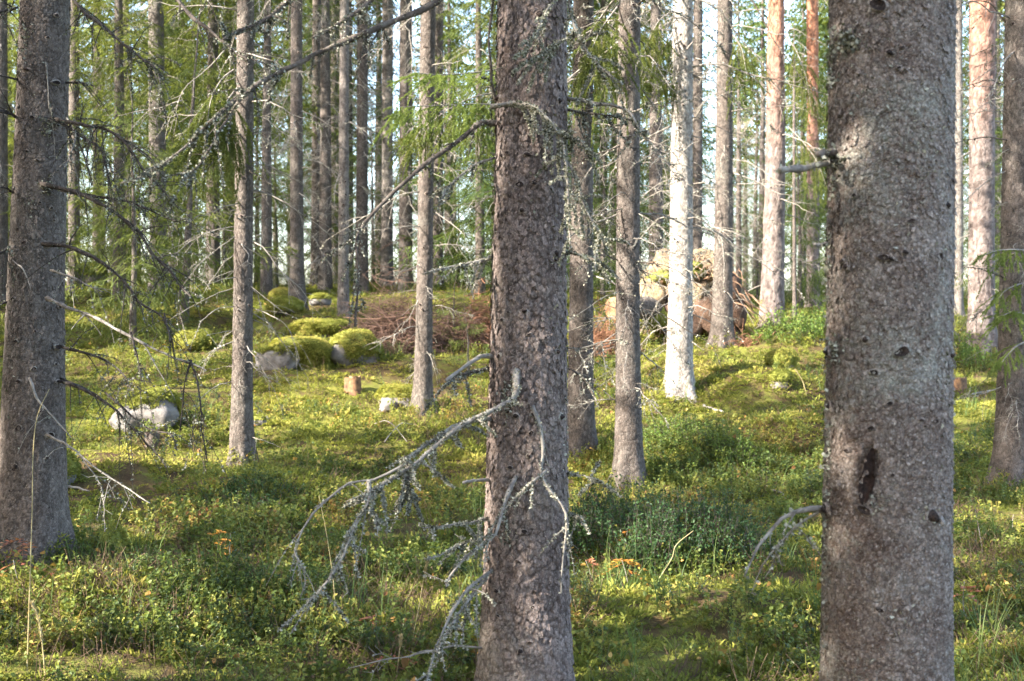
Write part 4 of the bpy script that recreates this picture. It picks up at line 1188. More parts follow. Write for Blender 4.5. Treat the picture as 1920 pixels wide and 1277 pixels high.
# slender spruce and its neighbours
for tt, lst in ((T4, [
 ([(440, 425), (400, 432), (360, 448), (330, 470), (316, 478)], 'deadpale', 0.0045, 16), ([(438, 445), (405, 470), (372, 500), (355, 525)], 'deadpale', 0.004, 14),
 ([(438, 540), (400, 555), (360, 575), (320, 600)], 'deadpale', 0.004, 4), ([(437, 575), (405, 580), (375, 605), (362, 632)], 'deadpale', 0.004, 3),
 ([(437, 620), (410, 625), (390, 630)], 'deadpale', 0.003, 1), ([(474, 540), (500, 560), (540, 592)], 'deadpale', 0.004, 2), ([(474, 578), (505, 590), (540, 620), (562, 680)], 'deadpale', 0.004, 4),
 ([(474, 324), (500, 340), (548, 375)], 'darkwood', 0.006, 2), ([(455, 62), (470, 80), (478, 95), (500, 120)], 'deadpale', 0.007, 2),
 ([(420, 95), (385, 135), (350, 165), (330, 205), (308, 245)], 'deadpale', 0.005, 8), ([(335, 190), (300, 200), (265, 205), (220, 215)], 'deadpale', 0.004, 9),
 ([(438, 640), (395, 660), (372, 705)], 'deadwood', 0.004, 4), ([(437, 715), (405, 725), (375, 745)], 'deadpale', 0.003, 3), ([(474, 820), (500, 828), (525, 838)], 'deadpale', 0.003, 1)]),
 (T8, [([(1252, 405), (1230, 415), (1200, 450), (1190, 475)], 'deadpale', 0.006, 6), ([(1300, 420), (1340, 435), (1380, 470), (1410, 498)], 'deadpale', 0.006, 2),
  ([(1258, 335), (1230, 348), (1205, 372), (1196, 400)], 'deadpale', 0.005, 5), ([(1298, 345), (1330, 340), (1345, 335)], 'deadpale', 0.005, 2), ([(1300, 145), (1320, 146), (1340, 144)], 'deadpale', 0.006, 1),
  ([(1300, 255), (1340, 270), (1378, 305)], 'deadpale', 0.006, 4), ([(1300, 590), (1330, 602), (1342, 612)], 'deadpale', 0.006, 0), ([(1296, 640), (1310, 648), (1320, 654)], 'deadpale', 0.006, 0),
  ([(1262, 150), (1230, 155), (1200, 160)], 'deadpale', 0.005, 4), ([(1268, 102), (1290, 90), (1330, 45), (1360, 20), (1400, -10)], 'deadwood', 0.011, 3), ([(1266, 100), (1240, 102), (1215, 112)], 'deadwood', 0.006, 2),
  ([(1268, 180), (1245, 200), (1230, 235)], 'deadpale', 0.005, 3)]),
 (T7, [([(1168, 490), (1200, 492), (1250, 500), (1285, 520), (1330, 560), (1380, 640)], 'darkwood', 0.0055, 5), ([(1190, 575), (1240, 590), (1290, 620), (1330, 645), (1350, 690)], 'darkwood', 0.005, 3),
  ([(1160, 640), (1120, 650), (1060, 668)], 'darkwood', 0.006, 6), ([(1160, 275), (1120, 290), (1080, 305), (1050, 320)], 'darkwood', 0.007, 10), ([(1195, 655), (1230, 685), (1250, 705), (1280, 735)], 'deadwood', 0.006, 3),
  ([(1170, 390), (1130, 400), (1090, 420)], 'darkwood', 0.007, 8), ([(1165, 490), (1130, 480), (1095, 495), (1070, 520)], 'darkwood', 0.006, 10), ([(1196, 400), (1230, 418), (1260, 440)], 'deadwood', 0.005, 8),
  ([(1160, 60), (1130, 40), (1100, 30)], 'darkwood', 0.006, 8), ([(1165, 545), (1130, 560), (1090, 590), (1060, 610)], 'deadwood', 0.004, 5)]),
 (T9, [([(1375, 400), (1410, 402), (1455, 415), (1480, 425)], 'deadwood', 0.006, 7), ([(1372, 460), (1430, 468), (1480, 475), (1535, 480)], 'deadwood', 0.005, 6), ([(1342, 480), (1310, 495), (1290, 515)], 'deadwood', 0.005, 4),
  ([(1372, 540), (1400, 580), (1425, 630)], 'deadpale', 0.005, 3), ([(1374, 345), (1420, 345), (1485, 350)], 'deadpale', 0.006, 2), ([(1340, 60), (1320, 80), (1300, 85)], 'deadpale', 0.006, 3),
  ([(1370, -40), (1410, 0), (1432, 35), (1452, 75), (1480, 115), (1505, 150), (1528, 185)], 'darkwood', 0.010, 10), ([(1375, 625), (1395, 640), (1412, 655)], 'deadpale', 0.005, 4)]),
 (T5, [([(812, 660), (820, 700), (832, 745)], 'deadpale', 0.003, 1), ([(786, 560), (770, 590), (762, 605)], 'deadpale', 0.004, 4), ([(812, 395), (850, 420), (870, 438)], 'deadpale', 0.004, 3)]),
 (T12, [([(1885, 160), (1850, 150), (1800, 165)], 'darkwood', 0.006, 3), ([(1885, 262), (1850, 258), (1800, 264), (1780, 270)], 'darkwood', 0.006, 4), ([(1880, 520), (1840, 505), (1800, 500)], 'darkwood', 0.005, 4),
   ([(1880, 725), (1850, 735), (1820, 745)], 'deadpale', 0.004, 4), ([(1885, 40), (1850, 5), (1810, 10), (1780, 30)], 'darkwood', 0.008, 6)]),
 (T11, [([(1818, 205), (1795, 205), (1775, 210)], 'deadpale', 0.007, 3), ([(1866, 205), (1890, 202)], 'deadpale', 0.008, 1), ([(1866, 228), (1890, 225)], 'deadpale', 0.008, 1), ([(1866, 180), (1890, 150)], 'deadpale', 0.008, 2),
   ([(1818, 285), (1790, 300), (1775, 310)], 'deadpale', 0.006, 4), ([(1818, 380), (1790, 385), (1770, 400)], 'deadpale', 0.006, 4), ([(1818, 440), (1795, 450), (1775, 470)], 'deadpale', 0.006, 3)]),
 (T6, [([(1078, 620), (1050, 625), (1030, 640)], 'deadwood', 0.004, 3), ([(1112, 580), (1140, 570), (1165, 560)], 'deadwood', 0.004, 3), ([(1112, 730), (1140, 715), (1160, 700)], 'deadwood', 0.004, 3)])):
    for i, (uv, wd, r0, tw) in enumerate(lst):
        s = R.uniform(-0.6, 0.25)
        hero(tt, uv, tt.Y - (0.05 if i % 2 else 0.0), tt.Y + s, r0 * (tt.Y / 10) ** 0.5, 0.0018, wd, 20 if wd == 'deadpale' else 60, 0.010, tw, 0.18, seed=500 + i * 7 + int(tt.Y * 10))

# ------------------------------------------------------------------ the living boughs that reach into the picture
def needle_bough(t, uv, Y0, Y1, seed, mat='spruce_fresh', nside=12, ln=0.30, sub=4, w=0.011, nl=0.017, hang=0.5, start=0.25):
    """bough with real needles: shoots carry short needle blades all round"""
    rng = np.random.default_rng(seed)
    k = len(uv)
    pts = P([a[0] for a in uv], [a[1] for a in uv], Y0 + (Y1 - Y0) * np.linspace(0, 1, k))
    n = 16
    q = spline(pts, n)
    g = Geo()
    g.add(*tube(q, np.linspace(0.009, 0.002, n), 5))
    wood = g.build('branch', M['deadwood'], t.e, t.base, smooth=True)
    L = np.linalg.norm(np.diff(q, axis=0), axis=1).sum()
    ax = norm(q[-1] - q[0])
    sd = norm(np.cross(ax, [0, 0, 1.0]))
    shoots = []
    ng = Geo()
    def shoot(b, d, l):
        m = 5
        tt = np.linspace(0, 1, m)[:, None]
        c = b + d * l * tt + np.array([0, 0, -0.35 * hang * l]) * tt ** 2
        shoots.append(c)
        return c
    for i in range(nside):
        for s in (-1, 1):
            f = start + (1 - start) * (i + rng.uniform(0, 1)) / nside
            j = f * (n - 1); a = int(min(j, n - 2)); b = q[a] + (q[a + 1] - q[a]) * (j - a)
            d = norm(ax * rng.uniform(0.5, 1.0) + s * sd * rng.uniform(0.3, 0.9) + np.array([0, 0, rng.uniform(-hang, 0.1)]))
            l = ln * (1.15 - 0.75 * f) * rng.uniform(0.7, 1.3)
            c = shoot(b, d, l)
            for _ in range(sub):
                e = c[rng.integers(1, 5)]
                shoot(e, norm(d + rng.normal(0, 0.45, 3) + np.array([0, 0, -hang * 0.6])), l * rng.uniform(0.25, 0.6))
    shoot(q[-1], ax, 0.1)
    for c in shoots:
        l = np.linalg.norm(c[-1] - c[0])
        m = max(12, int(l * 640))
        s = rng.uniform(0, 3.999, m); i = s.astype(int); f = (s - i)[:, None]
        p = c[i] * (1 - f) + c[i + 1] * f
        d = norm(c[-1] - c[0])
        e = norm(rng.normal(size=(m, 3)) + d * 0.9)
        sw = norm(np.cross(e, rng.normal(size=(m, 3)))) * 0.0030
        h = nl * rng.uniform(0.7, 1.2, m)[:, None]
        V = np.stack([p - sw, p + sw, p + e * h], 1).reshape(-1, 3)
        ng.add(V, None, np.arange(m)[:, None] * 3 + np.array([[0, 1, 2]]), tint=np.clip(np.repeat(rng.uniform(0, 1, m) * 0.4, 3) + rng.uniform(0, 0.6), 0, 1))
    tag(ng.build('needles', M[mat], wood, t.base), kind='stuff')


needle_bough(T6, [(1080, 100), (980, 120), (900, 135), (830, 140), (782, 137)], 10.6, 8.9, 1, nside=14, ln=0.42)
needle_bough(T6, [(1075, 190), (980, 198), (900, 195), (820, 198), (735, 201)], 10.6, 8.8, 2, nside=15, ln=0.42, hang=0.9, sub=5)
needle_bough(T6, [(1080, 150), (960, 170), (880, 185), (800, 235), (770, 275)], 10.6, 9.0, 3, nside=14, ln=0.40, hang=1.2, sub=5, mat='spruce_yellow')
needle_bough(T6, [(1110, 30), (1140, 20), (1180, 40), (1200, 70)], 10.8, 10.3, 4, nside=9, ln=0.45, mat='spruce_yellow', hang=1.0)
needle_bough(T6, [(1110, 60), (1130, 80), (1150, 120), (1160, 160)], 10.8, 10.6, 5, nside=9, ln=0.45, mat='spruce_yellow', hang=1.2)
for i, uv in enumerate([[(1925, 470), (1900, 468), (1870, 470), (1845, 478)], [(1925, 530), (1905, 535), (1885, 545), (1872, 560)], [(1925, 640), (1905, 650), (1890, 665), (1878, 680)], [(1925, 590), (1900, 585), (1880, 592)]]):
    needle_bough(T12, uv, 9.3, 9.0, 10 + i, mat='spruce_fresh', nside=6, ln=0.22, sub=3, hang=0.8, start=0.0)
for i, (t, uv) in enumerate([(T10, [(1465, 60), (1490, 90), (1510, 140), (1520, 200)]), (T10, [(1470, 230), (1500, 260), (1530, 300), (1550, 350)]), (T9, [(1370, 60), (1390, 90), (1400, 140)]),
                             (T8, [(1262, 20), (1235, 40), (1215, 80), (1205, 120)]), (T8, [(1262, 60), (1240, 100), (1225, 150)]), (T7, [(1160, 10), (1130, 50), (1110, 90)]),
                             (T22, [(1300, 240), (1270, 280), (1240, 340)]), (T4, [(440, 130), (415, 150), (395, 190), (388, 240)]), (T4, [(440, 170), (420, 200), (408, 250)])]):
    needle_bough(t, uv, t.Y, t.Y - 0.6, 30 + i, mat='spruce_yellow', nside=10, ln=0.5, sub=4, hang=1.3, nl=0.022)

# ------------------------------------------------------------------ the wood behind: whole spruces with green boughs
def forest_kind(seed, z0, H, L, fine, mat, ndead, keep=0.88, step=0.34):
    rng = np.random.default_rng(seed)
    V, fl, tn = crown_geo(rng, z0, H - 0.1, L, fine_top=fine, step=step, keep=keep)
    cm = mk('crown', V, fl, M[mat], tint=tn, mesh_only=True)
    zs = np.linspace(-0.4, H, 22)
    wob = np.cumsum(rng.normal(0, 0.012, (22, 2)), 0)
    r = (0.008 * H + 0.012) * (1 - np.clip(zs, 0, H) / H * 0.96) * (1 + 0.3 * np.exp(-np.maximum(zs, 0) / 0.2))
    tm = mk('trunk', *_tubeonly(np.column_stack([wob * np.linspace(0, 1, 22)[:, None], zs]), r, 12), M['bark_mid'], smooth=True, mesh_only=True)
    g = Geo()
    for i in range(ndead):
        z = rng.uniform(0.3, min(H * 0.6, 7.5)); a = rng.uniform(0, 6.28)
        src = dead_branch(rng, 1.0, 9, 0.008, rng.uniform(0.2, 0.9), 2)
        Vv, f2, t2, _ = src.arrays()
        s = rng.uniform(0.5, 1.5) * min(1, H / 8 + 0.2)
        Vv = Vv * s @ (rotz(a) @ roty(rng.uniform(-0.2, 0.5))).T + np.array([0, 0, z])
        g.add(Vv, f2[0], f2[1])
    wm = g.build('dead_twigs', M['deadpale'], mesh_only=True) if ndead else None
    return tm, cm, wm


def _tubeonly(p, r, k):
    V, Q, T = tube(p, r, k, True)
    return V, [Q, T]


BIG = [forest_kind(60 + i, z0, H, L, 7.8, m, nd_) for i, (z0, H, L, m, nd_) in enumerate([
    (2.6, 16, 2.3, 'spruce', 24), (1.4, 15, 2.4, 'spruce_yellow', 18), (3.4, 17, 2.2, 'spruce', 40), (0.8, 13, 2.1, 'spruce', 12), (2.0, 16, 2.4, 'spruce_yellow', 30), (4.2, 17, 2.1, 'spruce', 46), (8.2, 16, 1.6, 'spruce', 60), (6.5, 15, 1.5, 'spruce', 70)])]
SMALL = [forest_kind(80 + i, 0.15, H, L, 9, m, nd_, step=0.2) for i, (H, L, m, nd_) in enumerate([(3.2, 1.1, 'spruce', 0), (2.2, 0.9, 'spruce_yellow', 0), (4.4, 1.4, 'spruce', 4), (1.1, 0.55, 'spruce_fresh', 0)])]


def stand(kind, x, y, s, rot, label, group, name='spruce_tree'):
    tm, cm, wm = kind
    e = thing(name, (x, y, g1(x, y)), label, 'tree', group)
    for nm, me in (('trunk', tm), ('crown', cm), ('dead_twigs', wm)):
        if me is None: continue
        o = put(nm, me, e, (0, 0, 0), (0, 0, rot), s)
        if nm == 'dead_twigs': o['kind'] = 'stuff'
    return e


BACK = ['dark green spruce bare to head height in the close stand at the back', 'yellow green spruce with very low boughs in the close stand at the back', 'dark spruce with many dead twigs below its boughs in the back stand',
        'short dark spruce green almost to the ground in the back stand', 'tall yellow green spruce with dead twigs below, in the back stand', 'tall dark spruce with a long bare twiggy trunk in the back stand',
        'bare poled spruce bristling with grey dead twigs in the back stand', 'bare poled spruce with a denser tangle of dead twigs in the back stand']
rng = np.random.default_rng(14)
spots = []
tries = 0
while len(spots) < 84 and tries < 9000:
    tries += 1
    Y = 25.5 + 33 * rng.uniform(0, 1) ** 1.3; u = rng.uniform(-260, 2180)
    x = (u - 960) / F * Y
    k = rng.choice(8, p=[0.15, 0.11, 0.15, 0.09, 0.11, 0.13, 0.13, 0.13])
    cr = 1.7 / Y * F
    if 1352 - 0.75 * cr < u < 1432 + 0.75 * cr: continue          # the bright gap in the trees
    if Y < 40 and abs(u - 838) < 30 + 0.5 * cr: continue
    if any((x - a) ** 2 + (Y - b) ** 2 < 2.2 ** 2 for a, b in spots): continue
    if any((x - t.base[0]) ** 2 + (Y - t.Y) ** 2 < 1.3 ** 2 for t in (T15, T16, T17, T18, T19, T23, T26, T27)): continue
    spots.append((x, Y))
    stand(BIG[k], x, Y, rng.uniform(0.85, 1.2), rng.uniform(0, 6.28), BACK[k], 'spruces at the back of the wood')
for (u, Y, k) in [(225, 20.5, 1), (400, 23.5, 4), (110, 24.0, 1), (900, 22.0, 3), (1385, 48, 6), (1415, 56, 7), (1398, 70, 2), (1428, 44, 6), (1372, 60, 0), (838, 50, 7), (500, 22, 7), (610, 23, 6), (760, 22.5, 7), (240, 27, 6), (1180, 24, 7), (1230, 22, 6)]:
    stand(BIG[k], (u - 960) / F * Y, Y, rng.uniform(0.8, 1.0), rng.uniform(0, 6.28), BACK[k], 'spruces at the back of the wood')
# a second, farther line that closes the wood off
for i in range(44):
    Y = rng.uniform(60, 95); u = -350 + 2600 * (i + rng.uniform(0, 1)) / 44
    stand(BIG[rng.integers(len(BIG))], (u - 960) / F * Y, Y, rng.uniform(0.95, 1.35), rng.uniform(0, 6.28), 'far spruce closing off the wood, seen only between nearer trunks', 'far spruces closing off the wood')

YOUNG = ['bushy dark young spruce as tall as a man under the back stand', 'bushy yellowish young spruce under the back stand', 'tall young spruce green to the ground under the back stand']
# young spruces
stand(SMALL[1], *hit(250, 650)[:2], 1.55, 0.4, 'young spruce with drooping yellow green boughs behind the grey boulder', None, 'young_spruce')
stand(SMALL[1], *P(345, 560, 17.0)[:2], 2.1, 2.4, 'taller young spruce with yellowish boughs, behind the drooping one near the boulder', None, 'young_spruce')
stand(SMALL[3], *P(880, 680, 14.0)[:2], 0.75, 1.0, 'small fresh green spruce sapling in front of the rusty brush', None, 'young_spruce')
stand(SMALL[3], *P(850, 640, 15.6)[:2], 0.9, 3.0, 'spruce sapling growing up behind the brown brush pile', None, 'young_spruce')
stand(SMALL[2], *P(905, 545, 23.0)[:2], 0.9, 2.0, 'dense young spruce filling the gap behind the brush pile', None, 'young_spruce')
for (u, v, Y, k, s) in [(60, 560, 24, 2, 0.9), (215, 550, 23, 0, 1.0), (420, 545, 24, 0, 1.0), (480, 540, 26, 2, 0.9), (1130, 560, 22, 2, 0.9), (1200, 560, 25, 2, 1.0), (1420, 590, 23, 0, 0.8), (1500, 585, 24, 2, 0.9),
                        (1570, 590, 22, 0, 1.0), (1770, 610, 22, 0, 0.9), (1890, 640, 19, 0, 0.9), (1050, 560, 24, 2, 1.0), (610, 530, 29, 2, 1.0), (770, 528, 31, 2, 1.0), (350, 530, 28, 2, 1.0), (100, 560, 21, 0, 1.0), (260, 545, 25, 2, 1.1), (520, 545, 23, 2, 0.8), (700, 535, 28, 2, 1.2), (860, 540, 24, 0, 1.0), (1240, 555, 27, 2, 1.1), (1180, 570, 20, 0, 0.8), (1550, 590, 27, 2, 1.2), (1880, 610, 25, 2, 1.1)]:
    x, yy, _ = P(u, v, Y)
    stand(SMALL[k], x, yy, s * rng.uniform(0.8, 1.1), rng.uniform(0, 6.28), YOUNG[k], 'young spruces under the back stand', 'young_spruce')

# unseen spruces added beside and behind the viewer to keep the sun off the clearing except for its flecks
rng = np.random.default_rng(31)
for i, (x, y_) in enumerate([(-6.5, -1.5), (-9.5, 2.2), (-8.2, 6.2), (-11.5, -3.5), (-13.0, 3.4), (-10.8, 9.0), (-15.5, 0.5), (-14.5, 8.0), (-9.6, 13.8), (-17.5, 5.0), (-13.5, 12.5), (-18, 10.5), (-7.0, -6.5), (-13.5, -8.0),
                             (-19, -2.5), (-4.2, -4.6), (-3.6, -9.0), (-12.5, 17), (-17, 15.5), (-21, 7.5), (-7.8, 0.6), (-5.0, 2.4), (-4.4, 0.1), (-10.2, -1.2), (-2.8, -1.8), (-6.0, -3.6), (-12.2, 1.0), (-6.4, 4.0), (-16.5, 19), (-19.5, 22), (-16.8, 30.5), (-19.5, 33), (-22, 17), (-24, 29), (-23.5, 21), (-20.5, 12.8)]):
    t = Tree()
    t.Y = y_; t.H = rng.uniform(14, 18); zb = g1(x, y_); t.zb = zb; t.base = np.array([x, y_, zb])
    t.cx = lambda z, x=x: np.full(np.shape(z), x)
    t.e = thing('spruce_tree', t.base, 'tall green spruce added out of view to shade the clearing', 'tree', 'added spruces that shade the clearing')
    zs = np.linspace(-0.4, t.H, 16)
    V, Q, T = tube(np.column_stack([np.zeros(16), np.zeros(16), zs]), 0.15 * (1 - np.clip(zs, 0, 99) / t.H * 0.95), 14)
    mk('trunk', V, [Q, T], M['bark'], t.e, smooth=True)
    crown(t, 2.2, 2.4, hi=0, step=0.40, keep=0.85)

# ------------------------------------------------------------------ boulders, stumps, the upturned root plate
def icos(n=3):
    import bmesh
    bm = bmesh.new(); bmesh.ops.create_icosphere(bm, subdivisions=n, radius=1)
    V = np.array([v.co[:] for v in bm.verts]); T = np.array([[v.index for v in f.verts] for f in bm.faces])
    bm.free()
    return V, T


ICO = icos(4); ICO3 = icos(3)
MOSSPTS = []          # places on boulders where moss tufts grow: (point, normal)


def boulder(name, label, foot, size, seed, moss=0.4, rough=0.22, cat='boulder', sink=0.25, mdir=(0, 0, 1), patchy=0.25, block=0.9):
    """foot: ground point; size: half extents"""
    V, T = ICO
    n = 1 + rough * fbm(V[:, 0] * 1.3 + seed, V[:, 1] * 1.3, V[:, 2] * 1.3, seed=seed) * 1.6 + 0.05 * fbm(V[:, 0] * 5, V[:, 1] * 5 + seed, V[:, 2] * 5, seed=seed + 1)
    S = V * n[:, None]
    S = np.sign(S) * np.abs(S) ** block * np.array(size)
    c = np.array(foot) + np.array([0, 0, size[2] * (1 - 2 * sink)])
    e = thing(name, foot, label, cat)
    mk('rock', S + c, T, M['rock'], e, foot, smooth=True)
    if moss > 0:
        md = norm(np.array(mdir, float))
        nr = norm(V / np.array(size) * max(size))
        w = nr @ md + patchy * fbm(V[:, 0] * 2.2, V[:, 1] * 2.2 + seed, V[:, 2] * 2.2, seed=seed + 2)
        cov = w > (1 - 2 * moss)
        th = 0.028 * sstep(1 - 2 * moss, 1 - 2 * moss + 0.35, w) + 0.004
        M_ = S + nr * (th + 0.010 * fbm(S[:, 0] * 14, S[:, 1] * 14, S[:, 2] * 14, seed=3))[:, None]
        keep = cov[T].all(1)
        if keep.any():
            idx = np.unique(T[keep]); mp = -np.ones(len(V), int); mp[idx] = np.arange(len(idx))
            mk('moss_cap', (M_ + c)[idx], mp[T[keep]], M['moss_solid'], e, foot, smooth=True)
            rg = np.random.default_rng(seed)
            tri = T[keep]
            area = np.linalg.norm(np.cross(S[tri[:, 1]] - S[tri[:, 0]], S[tri[:, 2]] - S[tri[:, 0]]), axis=1)
            cnt = int(area.sum() / 2 * 900)
            ti = rg.choice(len(tri), cnt, p=area / area.sum())
            b = rg.dirichlet([1, 1, 1], cnt)
            pp = (M_[tri[ti]] * b[:, :, None]).sum(1) + c
            MOSSPTS.append((pp, nr[tri[ti, 0]]))
    return e


def bl(u, v, Y, wu, hv, dep, seed, label, name='boulder', **k):
    """boulder whose foot is at pixel (u, v): width and height in pixels"""
    f = P(u, v, Y); f[2] = g1(f[0], f[1])
    return boulder(name, label, f, (wu * Y / F / 2, dep, hv * Y / F / 2 * 1.45), seed, **k)


bl(285, 776, 11.2, 92, 54, 0.24, 11, 'grey granite boulder with a moss fringe behind the old dark stump', moss=0.46, mdir=(-0.35, 0.55, 0.9), rough=0.24, patchy=0.5)
bl(240, 775, 11.1, 60, 34, 0.16, 12, 'low cracked grey rock leaning on the granite boulder', moss=0.25, mdir=(-0.6, 0.4, 0.8), rough=0.3)
bl(572, 700, 14.2, 108, 46, 0.40, 13, 'largest moss boulder, rounded and green, beside a bare grey slab', moss=0.68, rough=0.42, mdir=(0.35, 0, 1), patchy=0.6, block=0.8)
bl(518, 694, 13.9, 84, 33, 0.16, 14, 'bare grey slab leaning on the largest moss boulder', moss=0.10, rough=0.45, block=0.7)
bl(668, 695, 14.3, 84, 44, 0.28, 15, 'moss capped boulder with a grey face next to the brush pile', moss=0.60, rough=0.40, mdir=(0.25, 0.2, 1), patchy=0.6, block=0.8)
bl(600, 642, 16.4, 110, 28, 0.40, 16, 'low moss hummock of stone above the largest moss boulder', moss=0.8, rough=0.32, patchy=0.5)
bl(535, 622, 17.2, 56, 22, 0.30, 17, 'small rounded moss stone near the stub covered spruce', moss=0.75, rough=0.3, patchy=0.4)
bl(365, 662, 15.4, 60, 25, 0.25, 18, 'bright yellow green moss stone standing alone on the slope', moss=0.85, rough=0.28)
bl(748, 762, 12.6, 70, 34, 0.18, 19, 'half buried pinkish rock with moss beside the slim spruce', moss=0.35, rough=0.3)
bl(728, 766, 12.4, 34, 18, 0.10, 20, 'small pale stone lying against the half buried rock', moss=0.0, rough=0.25)
bl(1462, 755, 13.1, 34, 24, 0.12, 21, 'small pale rock topped with moss below the moss hummock', moss=0.45, rough=0.3)
bl(1466, 722, 13.8, 44, 30, 0.14, 22, 'dark mossy rock face peeping from the hummock', moss=0.6, rough=0.3)
bl(600, 578, 20.0, 40, 16, 0.2, 23, 'flat pale stone on the slope beside the stub covered spruce', moss=0.2)
bl(527, 572, 20.5, 40, 22, 0.2, 24, 'reddish stone under moss behind the stub covered spruce', moss=0.5)
bl(120, 915, 8.9, 40, 44, 0.12, 25, 'pale moss edged stone beside the flared dark grey spruce', moss=0.5)
bl(170, 500, 24.0, 60, 40, 0.4, 26, 'lichen covered boulder far up between the thin spruces', moss=0.4)
bl(487, 808, 11.4, 26, 12, 0.08, 27, 'small flat grey stone in the grass near the slender spruce', moss=0.1)


def stump(name, label, foot, r, h, wood, side, seed, moss=False, notch=0.0):
    rng = np.random.default_rng(seed)
    e = thing(name, foot, label, 'stump')
    k, n = 26, 8
    th = np.arange(k) / k * 2 * PI
    V = []
    top = h * (1 + 0.06 * np.cos(th + 1) - notch * np.exp(-((th - 4.3) / 0.25) ** 2)) + rng.normal(0, h * 0.05, k)
    rr = r * (1 + 0.10 * np.cos(3 * th + seed) + rng.normal(0, 0.05, k))
    for i in range(n):
        f = i / (n - 1)
        q = rr * (1 + 0.25 * (1 - f) ** 3)
        V.append(np.stack([q * np.cos(th), q * np.sin(th), -0.06 + (top + 0.06) * f], -1))
    V = np.concatenate(V)
    i = np.arange(n - 1)[:, None] * k; j = np.arange(k)[None]; j2 = (j + 1) % k
    mk('side', V, np.stack([i + j, i + j2, i + k + j2, i + k + j], -1).reshape(-1, 4), M[side], e, smooth=True)
    C = np.concatenate([np.stack([rr * 0.995 * np.cos(th), rr * 0.995 * np.sin(th), top - 0.001], -1), np.stack([rr * 0.5 * np.cos(th), rr * 0.5 * np.sin(th), top * 0.5 + h * 0.5 - 0.002], -1), [[0, 0, h * 0.99]]])
    jj = np.arange(k)
    mk('cut_face', C, [np.stack([jj, (jj + 1) % k, k + (jj + 1) % k, k + jj], -1), np.stack([k + jj, k + (jj + 1) % k, np.full(k, 2 * k)], -1)], M[wood], e)
    return e


_f = hit(662, 734); stump('tree_stump', 'low sawn stump of fresh orange wood below the moss boulders', _f, 0.085, 0.15, 'cutwood', 'stump_side', 3, notch=0.6)
_f = hit(285, 842); stump('tree_stump', 'old dark broken stump in front of the granite boulder', _f, 0.06, 0.12, 'knot', 'bark_mid', 4, notch=0.6)
_f = hit(1791, 736); stump('tree_stump', 'weathered grey stump beyond the thickest spruce, in sunny grass', _f, 0.13, 0.16, 'stump_side', 'stump_side', 5)
_f = hit(205, 1062); bl(205, 1062, _f[1], 36, 56, 0.06, 31, 'small moss wrapped stub at the foot of the flared spruce', name='mossy_stub', moss=0.92, rough=0.15, cat='stump')

# upturned root plate with the cut stem of its tree
rp = P(1285, 640, 17.0); rp[2] = g1(rp[0], rp[1])
e = thing('root_plate', rp, 'upturned root plate of a fallen spruce, sandy soil and roots in the sun', 'root plate')
V, T = icos(5)
sz = np.array([0.72, 0.30, 0.64])
n = 0.95 + 0.34 * fbm(V[:, 0] * 1.7, V[:, 1] * 1.7, V[:, 2] * 1.7, seed=41) + 0.30 * (0.5 - np.abs(fbm(V[:, 0] * 4, V[:, 1] * 4, V[:, 2] * 4, seed=42))) + 0.14 * fbm(V[:, 0] * 11, V[:, 1] * 11, V[:, 2] * 11, seed=43)
S = V * n[:, None] * sz
S[:, 2] *= np.where(S[:, 0] < -0.25, 1 - 0.35 * sstep(-0.25, -0.8, S[:, 0]), 1)
mk('soil', S + np.array([0, 0, 0.52]), T, M['soil'], e, smooth=True)
for (cx_, cz_, sx_, sz_, sd_, mt) in [(0.30, 0.36, 0.34, 0.36, 51, 'soil_dark'), (-0.1, 0.15, 0.3, 0.22, 52, 'soil_dark'), (0.58, 0.66, 0.14, 0.22, 53, 'soil_dark'), (0.42, 0.86, 0.16, 0.14, 54, 'soil'), (0.05, 0.92, 0.20, 0.12, 56, 'moss_solid'), (-0.30, 0.82, 0.22, 0.12, 57, 'moss_solid'), (-0.48, 0.55, 0.22, 0.22, 58, 'soil'), (0.15, 0.62, 0.18, 0.16, 59, 'soil'), (0.66, 0.32, 0.14, 0.26, 60, 'soil_dark'), (-0.2, 0.45, 0.16, 0.2, 61, 'soil_dark'), (0.45, 0.12, 0.24, 0.16, 62, 'soil_dark')]:
    n2 = 1 + 0.55 * fbm(ICO3[0][:, 0] * 2.5, ICO3[0][:, 1] * 2.5, ICO3[0][:, 2] * 2.5, seed=sd_)
    mk('soil_clod', ICO3[0] * n2[:, None] * np.array([sx_, 0.18, sz_]) + np.array([cx_, -0.22, cz_]), ICO3[1], M[mt], e, smooth=True)
n2 = 1 + 0.3 * fbm(ICO3[0][:, 0] * 2, ICO3[0][:, 1] * 2, ICO3[0][:, 2] * 2, seed=55)
mk('moss_cap', ICO3[0] * n2[:, None] * np.array([0.34, 0.2, 0.2]) + np.array([-0.42, -0.22, 0.28]), ICO3[1], M['moss_solid'], e, smooth=True)
_r = np.random.default_rng(8)
for i in range(90):
    a = _r.uniform(-0.9, 3.9); rr_ = _r.uniform(0.35, 0.8)
    b = np.array([0.15 + rr_ * math.cos(a) * 0.85, -0.22 + _r.uniform(-0.1, 0.1), 0.5 + rr_ * math.sin(a) * 0.8])
    d = norm(np.array([math.cos(a) * 0.8, -_r.uniform(0.1, 0.8), math.sin(a) * 0.8 - 0.25]) + _r.normal(0, 0.3, 3))
    l = _r.uniform(0.15, 0.5)
    tt = np.linspace(0, 1, 7)[:, None]
    q = b + d * l * tt + np.array([0, 0, -0.5 * l]) * tt ** 2 + np.cumsum(_r.normal(0, 0.02, (7, 3)), 0)
    g = Geo(); g.add(*tube(q, _r.uniform(0.006, 0.022) * (1.05 - tt[:, 0] * 0.9), 5))
    g.build('root', M['root'], e, smooth=True)
